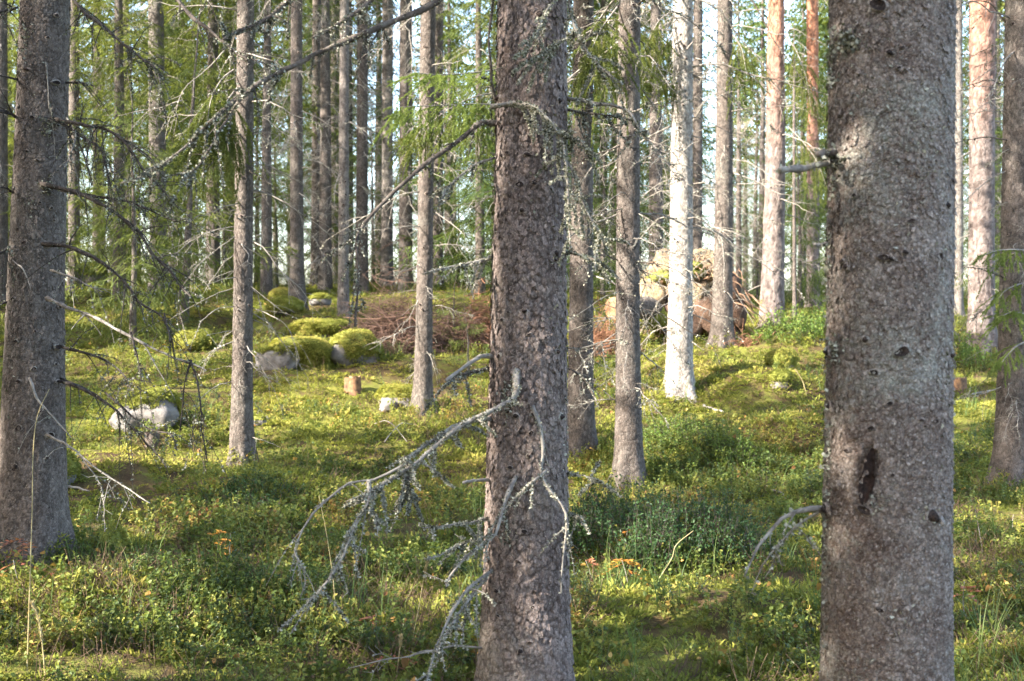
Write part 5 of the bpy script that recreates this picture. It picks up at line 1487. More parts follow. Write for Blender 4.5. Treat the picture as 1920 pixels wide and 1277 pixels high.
# stem, sawn off
q = np.array([P(1152, 578, 15.9) - rp, np.array([-0.35, -0.12, 0.42]), np.array([0.0, 0.05, 0.5])])
q = spline(q, 14)
g = Geo(); V_, Q_, T_ = tube(q, np.linspace(0.145, 0.17, 14), 20, False); g.add(V_, Q_)
st = g.build('stem', M['bark'], e, smooth=True)
d0 = norm(q[0] - q[1]); a_ = norm(np.cross(d0, [0, 0, 1.0])); b_ = np.cross(d0, a_); th = np.arange(24) / 24 * 2 * PI
cv = np.concatenate([q[0] + d0 * 0.004 + 0.145 * (np.cos(th)[:, None] * a_ + np.sin(th)[:, None] * b_), [q[0] + d0 * 0.008]])
mk('cut_end', cv, np.stack([np.arange(24), (np.arange(24) + 1) % 24, np.full(24, 24)], -1), M['cutwood'], st)


# brush piles: tangles of dead twigs
def brush(name, label, c, ext, n, mat, seed, cat='brush pile', lw=0.004, lmax=0.7):
    rng = np.random.default_rng(seed)
    e = thing(name, c, label, cat)
    g = Geo()
    for i in range(n):
        p = rng.normal(0, 0.45, 3) * np.array(ext); p[2] = abs(rng.normal(0, 0.5)) * ext[2] * (1 - min(0.9, (p[0] / ext[0]) ** 2 * 0.6))
        d = norm(rng.normal(size=3) * np.array([1, 0.6, 0.45])); l = rng.uniform(0.15, lmax)
        tt = np.linspace(-0.5, 0.5, 7)[:, None]
        bend = rng.normal(0, 0.35, 3) * l; bend[2] -= 0.15 * l
        q = p + d * l * tt + bend * (tt ** 2 - 0.1) * 2
        gz_ = gz(q[:, 0] + c[0], q[:, 1] + c[1]) - c[2]
        q[:, 2] = np.maximum(q[:, 2], gz_ - 0.01)
        g.add(*tube(q, lw * rng.uniform(0.4, 1.3) * np.linspace(1, 0.5, 7), 3, False), tint=rng.uniform(0, 1))
        for _ in range(3):
            j = rng.integers(1, 6)
            d2 = norm(d + rng.normal(0, 0.7, 3))
            g.add(*tube(q[j] + d2 * l * rng.uniform(0.1, 0.3) * np.linspace(0, 1, 3)[:, None], lw * 0.4, 3, False), tint=rng.uniform(0, 1))
    tag(g.build('twig_tangle', M[mat], e), kind='stuff')
    return e


c = P(735, 655, 15.2); c[2] = g1(c[0], c[1]); brush('brush_pile', 'heap of dead brown spruce tops and twigs behind the moss capped boulder', c, (0.46, 0.4, 0.72), 900, 'brush', 1, lmax=0.8)
c = P(845, 640, 15.6); c[2] = g1(c[0], c[1]); brush('brush_pile', 'brown brush spilling out beyond the slim spruce', c, (0.45, 0.35, 0.55), 460, 'brush', 2, lmax=0.6)
c = P(905, 622, 15.9); c[2] = g1(c[0], c[1]); brush('brush_pile', 'rusty orange pile of dead needles and twigs next to the stout spruce', c, (0.26, 0.3, 0.55), 480, 'brush_red', 3, lw=0.006, lmax=0.4)
c = P(1130, 640, 15.4); c[2] = g1(c[0], c[1]); brush('brush_pile', 'rusty twigs heaped below the sawn stem of the root plate', c, (0.32, 0.3, 0.45), 320, 'brush_red', 4, lw=0.005, lmax=0.5)
c = P(1400, 640, 15.9); c[2] = g1(c[0], c[1]); brush('brush_pile', 'sparse rusty twigs beside the foot of the grey spruce at the root plate', c, (0.30, 0.2, 0.14), 60, 'brush_red', 5, lw=0.005, lmax=0.5)

# sticks lying about
def stick(label, a, b, r, wood='deadpale', arch=0.0):
    p0, p1 = hit(*a), hit(*b)
    q = spline([p0, (p0 + p1) / 2 + np.array([0, 0, arch]), p1], 12)
    q[:, 2] = np.maximum(q[:, 2], gz(q[:, 0], q[:, 1])) + r * 0.9 + 0.012
    q += np.cumsum(R.normal(0, 0.003, (12, 3)), 0)
    g = Geo(); g.add(*tube(q, r * np.linspace(1, 0.6, 12), 6))
    tag(g.build('fallen_stick', M[wood], smooth=True), label, 'stick')


stick('white barkless stick lying beside the flared dark grey spruce', (120, 918), (172, 928), 0.012)
stick('short pale stick on the moss between bilberry and thickest spruce', (1438, 922), (1472, 945), 0.010)
stick('grey stick lying near the foot of the brilliantly sunlit spruce', (1320, 768), (1358, 778), 0.018)
stick('thin dead branch tip lying in heather below the slim spruce', (720, 835), (780, 800), 0.006, arch=0.08)
stick('crossing grey twig on the ground before the slim spruce', (700, 800), (760, 840), 0.005, arch=0.1)
stick('thin pale stick in the grass behind the slender spruce', (560, 870), (640, 905), 0.006)
stick('bare twig fallen across leaves beyond the thickest spruce', (1800, 1000), (1850, 1020), 0.006)
stick('curved grey stick on the sunny moss beyond the thickest spruce', (1812, 748), (1868, 738), 0.012)

# ------------------------------------------------------------------ ground cover
def scatter(name, label, cat, protos, pts, rot, scl, tone, pick):
    """one object of plants strewn over the ground; protos: meshes"""
    me = bpy.data.meshes.new(name)
    me.vertices.add(len(pts)); me.vertices.foreach_set('co', np.asarray(pts, np.float32).ravel())
    for nm, ty, arr in (('rot', 'FLOAT_VECTOR', rot), ('scl', 'FLOAT', scl), ('tone', 'FLOAT', tone)):
        a = me.attributes.new(nm, ty, 'POINT')
        a.data.foreach_set('vector' if ty == 'FLOAT_VECTOR' else 'value', np.asarray(arr, np.float32).ravel())
    a = me.attributes.new('pick', 'INT', 'POINT'); a.data.foreach_set('value', np.asarray(pick, np.int32))
    o = bpy.data.objects.new(name, me); COL.objects.link(o)
    ng = bpy.data.node_groups.new(name + '_scatter', 'GeometryNodeTree')
    ng.interface.new_socket('Geometry', in_out='INPUT', socket_type='NodeSocketGeometry')
    ng.interface.new_socket('Geometry', in_out='OUTPUT', socket_type='NodeSocketGeometry')
    N = ng.nodes; Lk = ng.links
    gi = N.new('NodeGroupInput'); go = N.new('NodeGroupOutput')
    join = N.new('GeometryNodeJoinGeometry')
    for m in reversed(protos):
        po = bpy.data.objects.new(m.name, m)
        oi = N.new('GeometryNodeObjectInfo'); oi.inputs['Object'].default_value = po; oi.inputs['As Instance'].default_value = True
        Lk.new(oi.outputs['Geometry'], join.inputs[0])
    iop = N.new('GeometryNodeInstanceOnPoints')
    iop.inputs['Pick Instance'].default_value = True
    def attr(nm, ty):
        n = N.new('GeometryNodeInputNamedAttribute'); n.data_type = ty; n.inputs['Name'].default_value = nm
        return n.outputs['Attribute']
    e2r = N.new('FunctionNodeEulerToRotation')
    Lk.new(attr('rot', 'FLOAT_VECTOR'), e2r.inputs[0]); Lk.new(e2r.outputs[0], iop.inputs['Rotation'])
    Lk.new(attr('scl', 'FLOAT'), iop.inputs['Scale']); Lk.new(attr('pick', 'INT'), iop.inputs['Instance Index'])
    Lk.new(gi.outputs[0], iop.inputs['Points']); Lk.new(join.outputs[0], iop.inputs['Instance'])
    Lk.new(iop.outputs[0], go.inputs[0])
    md = o.modifiers.new('scatter', 'NODES'); md.node_group = ng
    return tag(o, label, cat, kind='stuff')


def leaves(g, p, d, l, w, tint, rng, fold=0.25, m=0, round_=False):
    """small pointed leaves, each four-cornered and slightly folded"""
    n = len(p)
    s = norm(np.cross(d, rng.normal(size=(n, 3)) * 0.5 + np.array([0, 0, 1.0])))
    up = np.cross(s, d)
    l = np.broadcast_to(l, (n,))[:, None]; w = np.broadcast_to(w, (n,))[:, None]
    if round_:
        V = np.stack([p, p + d * l * 0.3 + s * w * 0.5 + up * w * fold, p + d * l * 0.72 + s * w * 0.42 + up * w * fold, p + d * l,
                      p + d * l * 0.72 - s * w * 0.42 + up * w * fold, p + d * l * 0.3 - s * w * 0.5 + up * w * fold], 1).reshape(-1, 3)
        b = np.arange(n)[:, None] * 6
        g.add(V, np.concatenate([b + np.array([[0, 1, 2, 3]]), b + np.array([[0, 3, 4, 5]])]), None, tint=np.repeat(tint, 6), m=m)
        return
    V = np.stack([p, p + d * l * 0.5 + s * w * 0.5 + up * w * fold, p + d * l, p + d * l * 0.5 - s * w * 0.5 + up * w * fold], 1).reshape(-1, 3)
    b = np.arange(n)[:, None] * 4
    g.add(V, None, np.concatenate([b + np.array([[0, 1, 2]]), b + np.array([[0, 2, 3]])]), tint=np.repeat(tint, 4), m=m)


def moss_proto(rng, r=0.035, h=0.030, n=34):
    g = Geo()
    a = rng.uniform(0, 6.28, n); q = r * np.sqrt(rng.uniform(0, 1, n))
    p = np.stack([q * np.cos(a), q * np.sin(a), np.full(n, -0.008)], -1)
    d = norm(np.stack([np.cos(a) * q / r * 0.9, np.sin(a) * q / r * 0.9, np.full(n, 0.42)], -1) + rng.normal(0, 0.45, (n, 3)) * np.array([1, 1, 0.5]))
    leaves(g, p, d, h * rng.uniform(0.7, 1.4, n), 0.0075, rng.uniform(0, 1, n), rng)
    return g.build('moss_tuft', M['moss'], mesh_only=True)


def shrub_proto(rng, mat, h=0.15, stems=5, nl=7, ll=0.016, lw=0.010, spread=0.07):
    g = Geo()
    for s in range(stems):
        a = rng.uniform(0, 6.28); b = np.array([rng.normal(0, spread * 0.4), rng.normal(0, spread * 0.4), -0.01])
        top = b + np.array([math.cos(a) * spread * rng.uniform(0.2, 1), math.sin(a) * spread * rng.uniform(0.2, 1), h * rng.uniform(0.6, 1.15)])
        mid_ = (b + top) / 2 + rng.normal(0, 0.012, 3)
        q = spline([b, mid_, top], 4)
        V, Q, T = tube(q, 0.0012, 3, False); g.add(V, Q, None, tint=0.9)
        f = rng.uniform(0.25, 1.0, nl) * 2.999; i = f.astype(int); fr = (f - i)[:, None]
        p = q[i] * (1 - fr) + q[i + 1] * fr
        d = norm(rng.normal(size=(nl, 3)) * np.array([1, 1, 0.5]) + np.array([0, 0, 0.1]))
        leaves(g, p, d, ll * rng.uniform(0.7, 1.3, nl), lw * rng.uniform(0.8, 1.2, nl), np.clip(rng.uniform(0, 1, nl), 0, 1), rng, round_=True)
    return g.build('shrublet', M[mat], mesh_only=True)


def grass_proto(rng, n=12, h=0.26, mat='grass', w=0.0045, spread=0.03, bend=0.9):
    g = Geo()
    for i in range(n):
        a = rng.uniform(0, 6.28); b = np.array([rng.normal(0, spread), rng.normal(0, spread), -0.01]); l = h * rng.uniform(0.5, 1.2); k = rng.uniform(0.2, bend)
        t = np.linspace(0, 1, 5)
        o_ = np.stack([math.cos(a) * l * k * t ** 1.8, math.sin(a) * l * k * t ** 1.8, l * (t - 0.45 * k * t ** 2.5)], -1) + b
        sd = np.array([-math.sin(a), math.cos(a), 0]) * w * 0.5
        ww = np.array([1, 0.95, 0.8, 0.5, 0.08])[:, None]
        V = np.concatenate([o_ - sd * ww, o_ + sd * ww])
        j = np.arange(4)
        g.add(V, np.stack([j, j + 1, 5 + j + 1, 5 + j], -1), tint=rng.uniform(0, 1))
    return g.build('grass_tuft', M[mat], mesh_only=True)


def twig_proto(rng, n=14, h=0.12):
    g = Geo()
    for i in range(n):
        a = rng.uniform(0, 6.28); b = np.array([rng.normal(0, 0.03), rng.normal(0, 0.03), -0.01])
        d = norm(np.array([math.cos(a), math.sin(a), rng.uniform(0.2, 1.6)]))
        q = b + d * h * rng.uniform(0.4, 1.1) * np.linspace(0, 1, 4)[:, None] + np.cumsum(rng.normal(0, 0.004, (4, 3)), 0)
        g.add(*tube(q, 0.0016 * np.linspace(1, 0.5, 4), 3, False), tint=rng.uniform(0, 1))
        p = q[rng.integers(1, 4, 4)]
        leaves(g, p, norm(rng.normal(size=(4, 3)) + d), 0.010, 0.004, rng.uniform(0, 1, 4), rng)
    return g.build('dry_twiglets', M['heather'], mesh_only=True)


def leaf_proto(rng, l=0.035, w=0.026):
    g = Geo()
    k = 8
    th = np.arange(k) / k * 2 * PI
    x = l * 0.5 * np.cos(th); yy = w * 0.5 * np.sin(th) * (1 - 0.25 * np.cos(th))
    z = 0.006 * np.sin(th * 2 + rng.uniform(0, 6)) + 0.008 * (np.abs(yy) / w) * rng.uniform(0, 2)
    V = np.concatenate([np.stack([x, yy, z], -1), [[0, 0, -0.001]]])
    g.add(V, None, np.stack([np.arange(k), (np.arange(k) + 1) % k, np.full(k, k)], -1), tint=0.5)
    return g.build('fallen_leaf', M['fallen'], mesh_only=True)


rg = np.random.default_rng(77)
TRUNKS = [(t.base[0], t.Y, float(t.rad(t.zb + 0.1)) * 1.25) for t in (T1, T2, T3, T4, T5, T6, T7, T8, T9, T10, T11, T12, T13, T14)]


def strew(n, ylo, yhi, pw, dens, litter=1.0):
    """points on the ground inside the field of view (and a little beyond), dens(x, y) in 0..1"""
    Y = (rg.uniform(0, 1, n) * (yhi ** pw - ylo ** pw) + ylo ** pw) ** (1 / pw)
    x = rg.uniform(-0.54, 0.54, n) * Y
    thin = 1 - 0.8 * litter * sstep(0.56, 0.68, fbm(x * 1.25 + 60, Y * 1.25, seed=44) * 0.5 + 0.5)
    k = rg.uniform(0, 1, n) < dens(x, Y) * thin
    x, Y = x[k], Y[k]
    for a, b, r in TRUNKS:
        k = (x - a) ** 2 + (Y - b) ** 2 > r * r
        x, Y = x[k], Y[k]
    return np.stack([x, Y, gz(x, Y)], -1)


def pix(p):
    """where a point falls in the photograph"""
    c, s = math.cos(PITCH), math.sin(PITCH)
    dy, dz = p[:, 1], p[:, 2] - EYE
    f = dy * c - dz * s; up = dy * s + dz * c
    return 960 + p[:, 0] / f * F, 638.5 - up / f * F


def blob(u, v, spots):
    w = np.zeros_like(u)
    for (a, b, ru, rv, k) in spots:
        w = np.maximum(w, k * np.exp(-((u - a) / ru) ** 2 - ((v - b) / rv) ** 2))
    return w


# patches by place: bilberry thickets and moss cushions stand where the hummocks and hollows put them
SHRUBBY = [(hit(u, v)[:2], r) for u, v, r in [(470, 960, 0.8), (560, 930, 0.6), (330, 1000, 0.6), (1230, 1020, 0.75), (1400, 960, 0.7), (1330, 880, 0.6), (1500, 900, 0.7), (1290, 830, 0.6), (750, 1020, 0.6), (250, 1150, 0.55),
                                              (430, 1200, 0.4), (620, 1080, 0.5), (1850, 1180, 0.6), (1850, 950, 0.6), (1180, 900, 0.6), (820, 950, 0.6), (180, 840, 0.7), (650, 900, 0.6), (1560, 870, 0.5), (1430, 1230, 0.3), (80, 1180, 0.4)]]
CUSHION = [(np.array([h_[0], h_[1]]), max(h[3], h[4]) * 1.25) for h_, h in zip(_H, HUM) if h not in (HUM[4], HUM[8], HUM[9])]


def near(x, y_, lst):
    w = np.zeros_like(x)
    for c_, r in lst:
        w = np.maximum(w, np.exp(-((x - c_[0]) ** 2 + (y_ - c_[1]) ** 2) / (r * r)))
    return w


def shrub_w(x, y_):
    n = fbm(x * 0.9 + 3, y_ * 0.9, seed=31) * 0.5 + 0.5
    bare = sstep(0.40, 0.54, fbm(x * 1.9 + 8, y_ * 1.9, seed=33) * 0.5 + 0.5)
    return (0.10 + 0.90 * bare) * np.clip(0.15 + 1.0 * near(x, y_, SHRUBBY) + 0.9 * sstep(0.45, 0.68, n) * np.clip(1.5 - y_ / 14, 0, 1) - 0.75 * near(x, y_, CUSHION), 0.02, 1)


def yaw_tilt(n, k=0.3):
    return np.stack([rg.normal(0, k, n), rg.normal(0, k, n), rg.uniform(0, 6.28, n)], -1)


MOSS_P = [moss_proto(rg, 0.048, 0.018, 56), moss_proto(rg, 0.055, 0.023, 56), moss_proto(rg, 0.042, 0.015, 56)]
p = strew(60000, 4.3, 30, 0.58, lambda x, y_: np.clip(1.05 - 0.55 * shrub_w(x, y_), 0.35, 1))
nz = fbm(p[:, 0] * 1.4, p[:, 1] * 1.4, seed=51) * 0.5 + 0.5
cu = near(p[:, 0], p[:, 1], CUSHION)
tone = np.clip(-0.08 + 1.05 * nz + 0.30 * cu + rg.normal(0, 0.12, len(p)), 0, 1)
rot = yaw_tilt(len(p)); scl = rg.uniform(0.8, 1.5, len(p)) * (1 + 0.035 * p[:, 1])
for t in (T3, T4, T5, T6, T7, T8, T9, T10, T11, T12, T13, T14):
    n_ = 70
    a_ = rg.uniform(0, 6.28, n_); h_ = rg.exponential(0.05, n_) * (0.5 + 0.8 * (np.cos(a_ * 2 + t.Y) > 0))
    r_ = t.rad(t.zb + h_) * (1.05 + 0.55 * np.exp(-h_ / 0.1))
    MOSSPTS.append((np.stack([t.base[0] + r_ * np.cos(a_), t.Y + r_ * np.sin(a_), gz(t.base[0] + r_ * np.cos(a_), t.Y + r_ * np.sin(a_)) + h_], -1), norm(np.stack([np.cos(a_), np.sin(a_), np.full(n_, 0.7)], -1))))
bp_ = np.concatenate([a for a, _ in MOSSPTS]); bn_ = np.concatenate([b for _, b in MOSSPTS])
brot = np.stack([-np.arcsin(np.clip(bn_[:, 1], -1, 1)), np.arctan2(bn_[:, 0], np.maximum(bn_[:, 2], 0.05)), np.zeros(len(bn_))], -1)
brot[:, 0] += 0
p2 = np.concatenate([p, bp_]); rot2 = np.concatenate([rot, brot]); scl2 = np.concatenate([scl, rg.uniform(0.7, 1.2, len(bp_)) * 1.1])
tone2 = np.concatenate([tone, np.clip(0.62 + 0.5 * fbm(bp_[:, 0] * 3, bp_[:, 1] * 3, bp_[:, 2] * 3, seed=19) + rg.normal(0, 0.16, len(bp_)), 0, 1)])
scatter('moss', 'yellow green feather moss carpeting the ground and stones', 'moss', MOSS_P, p2, rot2, scl2, tone2, rg.integers(0, 3, len(p2)))

BIL_P = [shrub_proto(rg, 'bilberry', 0.13, 5, 8, 0.019, 0.013), shrub_proto(rg, 'bilberry', 0.17, 6, 9, 0.021, 0.014), shrub_proto(rg, 'bilberry', 0.09, 5, 8, 0.017, 0.012)]
p = strew(42000, 4.3, 24, 0.55, lambda x, y_: shrub_w(x, y_) * 0.75)
nz = fbm(p[:, 0] * 1.8, p[:, 1] * 1.8, seed=61) * 0.5 + 0.5
tone = np.clip(-0.12 + 1.0 * nz + rg.normal(0, 0.15, len(p)), 0, 1)
scatter('bilberry_undergrowth', 'low bilberry shrublets with small green and yellowing leaves', 'undergrowth', BIL_P, p, yaw_tilt(len(p), 0.2), rg.uniform(0.6, 1.15, len(p)) * (1 + 0.012 * p[:, 1]), tone, rg.integers(0, 3, len(p)))

LIN_P = [shrub_proto(rg, 'lingon', 0.12, 5, 9, 0.014, 0.009, 0.05), shrub_proto(rg, 'lingon', 0.15, 6, 9, 0.015, 0.010, 0.06)]
p = strew(9000, 4.3, 20, 0.55, lambda x, y_: shrub_w(x, y_) * sstep(0.42, 0.6, fbm(x * 1.3 + 11, y_ * 1.3, seed=71) * 0.5 + 0.5))
scatter('lingonberry_undergrowth', 'low dark glossy lingonberry shrublets', 'undergrowth', LIN_P, p, yaw_tilt(len(p), 0.2), rg.uniform(0.7, 1.2, len(p)) * (1 + 0.012 * p[:, 1]), rg.uniform(0, 1, len(p)), rg.integers(0, 2, len(p)))

GR_P = [grass_proto(rg), grass_proto(rg, 8, 0.34, bend=1.2), grass_proto(rg, 14, 0.18)]
p = strew(3000, 4.3, 24, 0.6, lambda x, y_: 0.05 + 0.8 * sstep(0.5, 0.72, fbm(x * 0.8 + 40, y_ * 0.8, seed=81) * 0.5 + 0.5))
ex = np.concatenate([hit(u, v) + np.column_stack([rg.normal(0, s, n_), rg.normal(0, s, n_), np.zeros(n_)]) for u, v, n_, s in [(1190, 1110, 16, 0.14), (1260, 1100, 10, 0.10), (480, 1110, 12, 0.12), (160, 1050, 9, 0.14), (880, 1130, 16, 0.10), (1520, 1080, 8, 0.08), (735, 672, 10, 0.1), (300, 700, 14, 0.3),
                                                                                                                         (1840, 780, 26, 0.35), (620, 690, 10, 0.2)]])
ex[:, 2] = gz(ex[:, 0], ex[:, 1])
p = np.concatenate([p, ex])
scatter('grass', 'thin arching grass blades between the shrublets', 'grass', GR_P, p, yaw_tilt(len(p), 0.15), rg.uniform(0.5, 1.1, len(p)), np.clip(rg.normal(0.42, 0.25, len(p)), 0, 1), rg.integers(0, 3, len(p)))

TW_P = [twig_proto(rg), twig_proto(rg, 10, 0.18)]
p = strew(12000, 4.3, 22, 0.6, lambda x, y_: 0.25 + 0.75 * sstep(0.5, 0.68, fbm(x * 0.7 + 7, y_ * 0.7, seed=91) * 0.5 + 0.5))
scatter('dry_twigs', 'brown dry twiglets and heather stems', 'twigs', TW_P, p, yaw_tilt(len(p), 0.4), rg.uniform(0.6, 1.2, len(p)), rg.uniform(0, 1, len(p)), rg.integers(0, 2, len(p)))

LF_P = [leaf_proto(rg), leaf_proto(rg, 0.045, 0.03), leaf_proto(rg, 0.03, 0.022)]
p = strew(4200, 4.3, 20, 0.8, lambda x, y_: 0.15 + 0.6 * sstep(0.45, 0.7, fbm(x * 0.9 + 17, y_ * 0.9, seed=95) * 0.5 + 0.5))
p[:, 2] += rg.uniform(0.03, 0.13, len(p))
scatter('fallen_leaves', 'small yellow and orange birch leaves lying on the moss', 'leaves', LF_P, p, yaw_tilt(len(p), 0.6), rg.uniform(0.6, 1.15, len(p)), rg.uniform(0, 1, len(p)), rg.integers(0, 3, len(p)))


# ------------------------------------------------------------------ single plants
def leafy_bush(name, label, uvs, seed, mat, h, n, ll=0.018, lw=0.011, cat='bush'):
    rng = np.random.default_rng(seed)
    c0 = hit(*uvs[0][:2])
    e = thing(name, c0, label, cat)
    gs = Geo(); gl = Geo()
    for (u, v, rx, ry) in uvs:
        c_ = hit(u, v)
        for i in range(n):
            a = rng.uniform(0, 6.28); q_ = math.sqrt(rng.uniform(0, 1))
            b = np.array([c_[0] + rx * q_ * math.cos(a), c_[1] + ry * q_ * math.sin(a), 0]); b[2] = g1(b[0], b[1]) - 0.01
            hh = h * (1.1 - 0.6 * q_ ** 2) * rng.uniform(0.6, 1.15)
            top = b + np.array([rng.normal(0, 0.06), rng.normal(0, 0.06), hh])
            q = spline([b, (b + top) / 2 + rng.normal(0, 0.015, 3), top], 5)
            gs.add(*tube(q, 0.0018 * np.linspace(1, 0.5, 5), 3, False))
            m = 16
            f = rng.uniform(0.3, 1, m) * 3.999; i2 = f.astype(int); fr = (f - i2)[:, None]
            p_ = q[i2] * (1 - fr) + q[i2 + 1] * fr + rng.normal(0, 0.012, (m, 3))
            leaves(gl, p_, norm(rng.normal(size=(m, 3)) + np.array([0, -0.2, 0.5])), ll * rng.uniform(0.7, 1.3, m), lw, rng.uniform(0, 1, m), rng, round_=True)
    tag(gs.build('stems', M['darkwood'], e, c0), kind='stuff')
    tag(gl.build('foliage', M[mat], e, c0), kind='stuff')
    return e


M['bush_dark'] = m_leaf('dark_bush_leaves', [(0.15, (0.018, 0.042, 0.016)), (0.5, (0.034, 0.072, 0.026)), (0.85, (0.07, 0.115, 0.036))], 0.25, 0.45, scale=3)
M['bush_light'] = m_leaf('light_bush_leaves', [(0.15, (0.06, 0.12, 0.03)), (0.5, (0.13, 0.20, 0.045)), (0.85, (0.26, 0.27, 0.06))], 0.4, 0.45, scale=3)
leafy_bush('bilberry_bush', 'glossy dark green bilberry bush before the dark spruce, next to orange rowan leaves', [(1190, 1035, 0.32, 0.28), (1110, 1020, 0.26, 0.24), (1280, 1045, 0.30, 0.25), (1360, 1045, 0.26, 0.22), (1230, 1065, 0.2, 0.16)], 1, 'bush_dark', 0.33, 170)
leafy_bush('bilberry_bush', 'bushy green bilberry clump on the low knoll below the sunlit spruce', [(1300, 850, 0.36, 0.3), (1250, 820, 0.24, 0.24), (1370, 860, 0.22, 0.22)], 2, 'bush_light', 0.20, 70)
leafy_bush('leafy_shrub', 'light green leafy shrub at the foot of the orange topped pine', [(1480, 632, 0.45, 0.3), (1525, 628, 0.35, 0.3)], 3, 'bush_light', 0.34, 110, 0.03, 0.02, 'shrub')
leafy_bush('leafy_shrub', 'pale green seedling thicket beyond the pinkish pine', [(1810, 690, 0.3, 0.3)], 4, 'bush_light', 0.40, 70, 0.03, 0.02, 'shrub')
leafy_bush('bilberry_bush', 'small dark bilberry clump in the hollow below the slender spruce', [(500, 940, 0.30, 0.25), (445, 950, 0.25, 0.2)], 5, 'bush_dark', 0.16, 80)


def rowan(label, u, v, top, mat, seed, nleaf=4, fl=0.09, lean=(0, 0), Y=None, stemwood='deadwood'):
    """rowan seedling: a thin stem and feathered leaves"""
    rng = np.random.default_rng(seed)
    c_ = hit(u, v)
    tp = P(top[0], top[1], c_[1] + 0.02)
    e = thing('rowan_seedling', c_, label, 'seedling')
    q = spline([c_ - np.array([0, 0, 0.02]), (c_ + tp) / 2 + rng.normal(0, 0.012, 3), tp], 8)
    g = Geo(); g.add(*tube(q, np.linspace(0.0032, 0.0016, 8), 5)); g.build('stem', M[stemwood], e, c_, smooth=True)
    for i in range(nleaf):
        a = rng.uniform(0, 6.28); b = q[-1 - rng.integers(0, 3)]
        d = norm(np.array([math.cos(a), math.sin(a) * 0.7, rng.uniform(-0.5, 0.35)]))
        ax = b + d * fl * rng.uniform(0.8, 1.3) * np.linspace(0, 1, 6)[:, None] + np.array([0, 0, -0.03]) * np.linspace(0, 1, 6)[:, None] ** 2
        gl = Geo()
        gl.add(*tube(ax, 0.0009, 3, False), tint=0.3)
        sd = norm(np.cross(d, [0, 0, 1.0]))
        for j in range(1, 6):
            for s in (-1, 1):
                leaves(gl, ax[j][None], norm(d * 0.55 + s * sd + rng.normal(0, 0.18, 3))[None], 0.036 * rng.uniform(0.8, 1.15), 0.013, np.array([rng.uniform(0, 1)]), rng)
        leaves(gl, ax[-1][None], d[None], 0.035, 0.012, np.array([0.5]), rng)
        gl.build('leaf', M[mat], e, c_)
    return e


rowan('rowan seedling with bright orange feathered leaves by the dark bilberry bush', 1180, 1110, (1166, 1050), 'rowan_orange', 1, 6, 0.09)
rowan('rowan seedling with a yellow leaf above the dark bilberry bush', 1165, 1060, (1178, 985), 'rowan_orange', 2, 2, 0.06)
rowan('rowan seedling with red brown leaves against the flared spruce foot', 62, 1080, (45, 1010), 'rowan_red', 3, 5, 0.12)
rowan('rowan seedling with coral red leaves at the foot of the flared spruce', 42, 1120, (25, 1050), 'rowan_red', 4, 3, 0.13)
rowan('rowan seedling with yellowing leaves among bilberry between flared and slender spruces', 440, 1085, (432, 1000), 'rowan_orange', 5, 4, 0.08)
rowan('rowan seedling with faded pink leaves low by the stout spruce', 690, 1205, (705, 1150), 'rowan_red', 6, 3, 0.09)
rowan('rowan seedling with yellow green leaves and a thin grey stem past the thickest spruce', 1845, 1045, (1828, 950), 'rowan_green', 7, 5, 0.10)
rowan('rowan seedling with a few orange leaf tips past the thickest spruce', 1905, 1000, (1900, 965), 'rowan_green', 8, 3, 0.08)
rowan('rowan seedling with red leaves beyond the yellow green one', 1812, 1165, (1808, 1090), 'rowan_red', 9, 4, 0.07)
rowan('rowan seedling with a curled brown leaf near the broken stem grass', 720, 1270, (735, 1225), 'rowan_red', 10, 3, 0.09)
rowan('rowan seedling reddish and bare stemmed beside the orange one', 1115, 1110, (1098, 1050), 'rowan_red', 11, 2, 0.05)


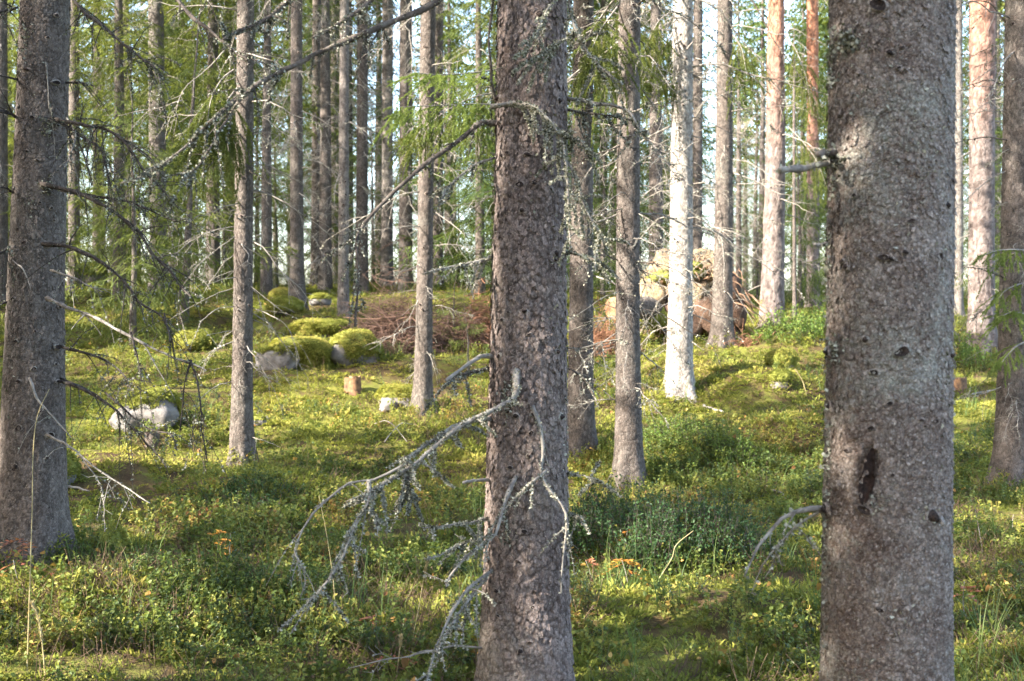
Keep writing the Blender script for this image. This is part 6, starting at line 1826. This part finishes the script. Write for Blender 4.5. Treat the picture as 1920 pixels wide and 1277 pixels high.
def stalk(label, pts, Ys, r0=0.0022, head=0.0, seed=1):
    """tall dry grass stalk with a feathery head"""
    rng = np.random.default_rng(seed)
    c_ = hit(*pts[0]); Y = c_[1] if Ys is None else Ys
    q = np.array([P(u, v, Y) for u, v in pts])
    q = spline(q, 24)
    if Ys is not None:
        c_ = np.array([q[0][0], q[0][1], q[0][2]])
    e = thing('dry_grass_stalk', c_, label, 'grass stalk')
    g = Geo(); g.add(*tube(q, np.linspace(r0, r0 * 0.5, 24), 5)); g.build('stem', M['straw'], e, c_, smooth=True)
    if head:
        g = Geo()
        m = 160
        s = rng.uniform(1 - head, 1, m) * 22.99; i = s.astype(int); f = (s - i)[:, None]
        p_ = q[i] * (1 - f) + q[i + 1] * f
        d = norm(norm(q[i + 1] - q[i]) + rng.normal(0, 0.28, (m, 3)))
        leaves(g, p_, d, 0.022, 0.0035, rng.uniform(0, 1, m), rng)
        tag(g.build('seed_head', M['straw'], e, c_), kind='stuff')
    return e


stalk('tall yellow grass stalk rising past the flared spruce trunk', [(50, 1276), (55, 1120), (60, 960), (62, 850), (70, 780), (92, 730)], None, 0.0024, 0.0, 1)
stalk('dry nodding grass stalk with a feathery pale head before the flared spruce', [(85, 1276), (80, 1215), (72, 1160), (60, 1132)], None, 0.003, 0.62, 2)
stalk('thin straw coloured stalk leaning beside the long lichen branch', [(770, 1215), (785, 1140), (795, 1080), (803, 1048)], None, 0.0022, 0.35, 3)
stalk('short upright straw by the stout spruce foot', [(742, 1276), (748, 1230), (752, 1196)], None, 0.003, 0.3, 4)
stalk('bare yellow stalk standing in the shade below the lichen branch', [(630, 1200), (626, 1100), (612, 1000), (598, 930)], None, 0.0018, 0.0, 5)
stalk('bleached dry stalk on the sunny moss hummock', [(1514, 748), (1505, 715), (1492, 694)], None, 0.005, 0.3, 6)
stalk('pale broken stalk beside the orange rowan seedling', [(1112, 1155), (1122, 1120), (1130, 1085)], None, 0.0026, 0.0, 7)
stalk('second pale broken stalk by the orange rowan seedling', [(1086, 1145), (1100, 1110), (1113, 1070)], None, 0.0024, 0.0, 8)
stalk('bare forked seedling stem leaning over the dark bilberry bush', [(1222, 1105), (1258, 1050), (1268, 1022), (1300, 995)], None, 0.0030, 0.0, 9)
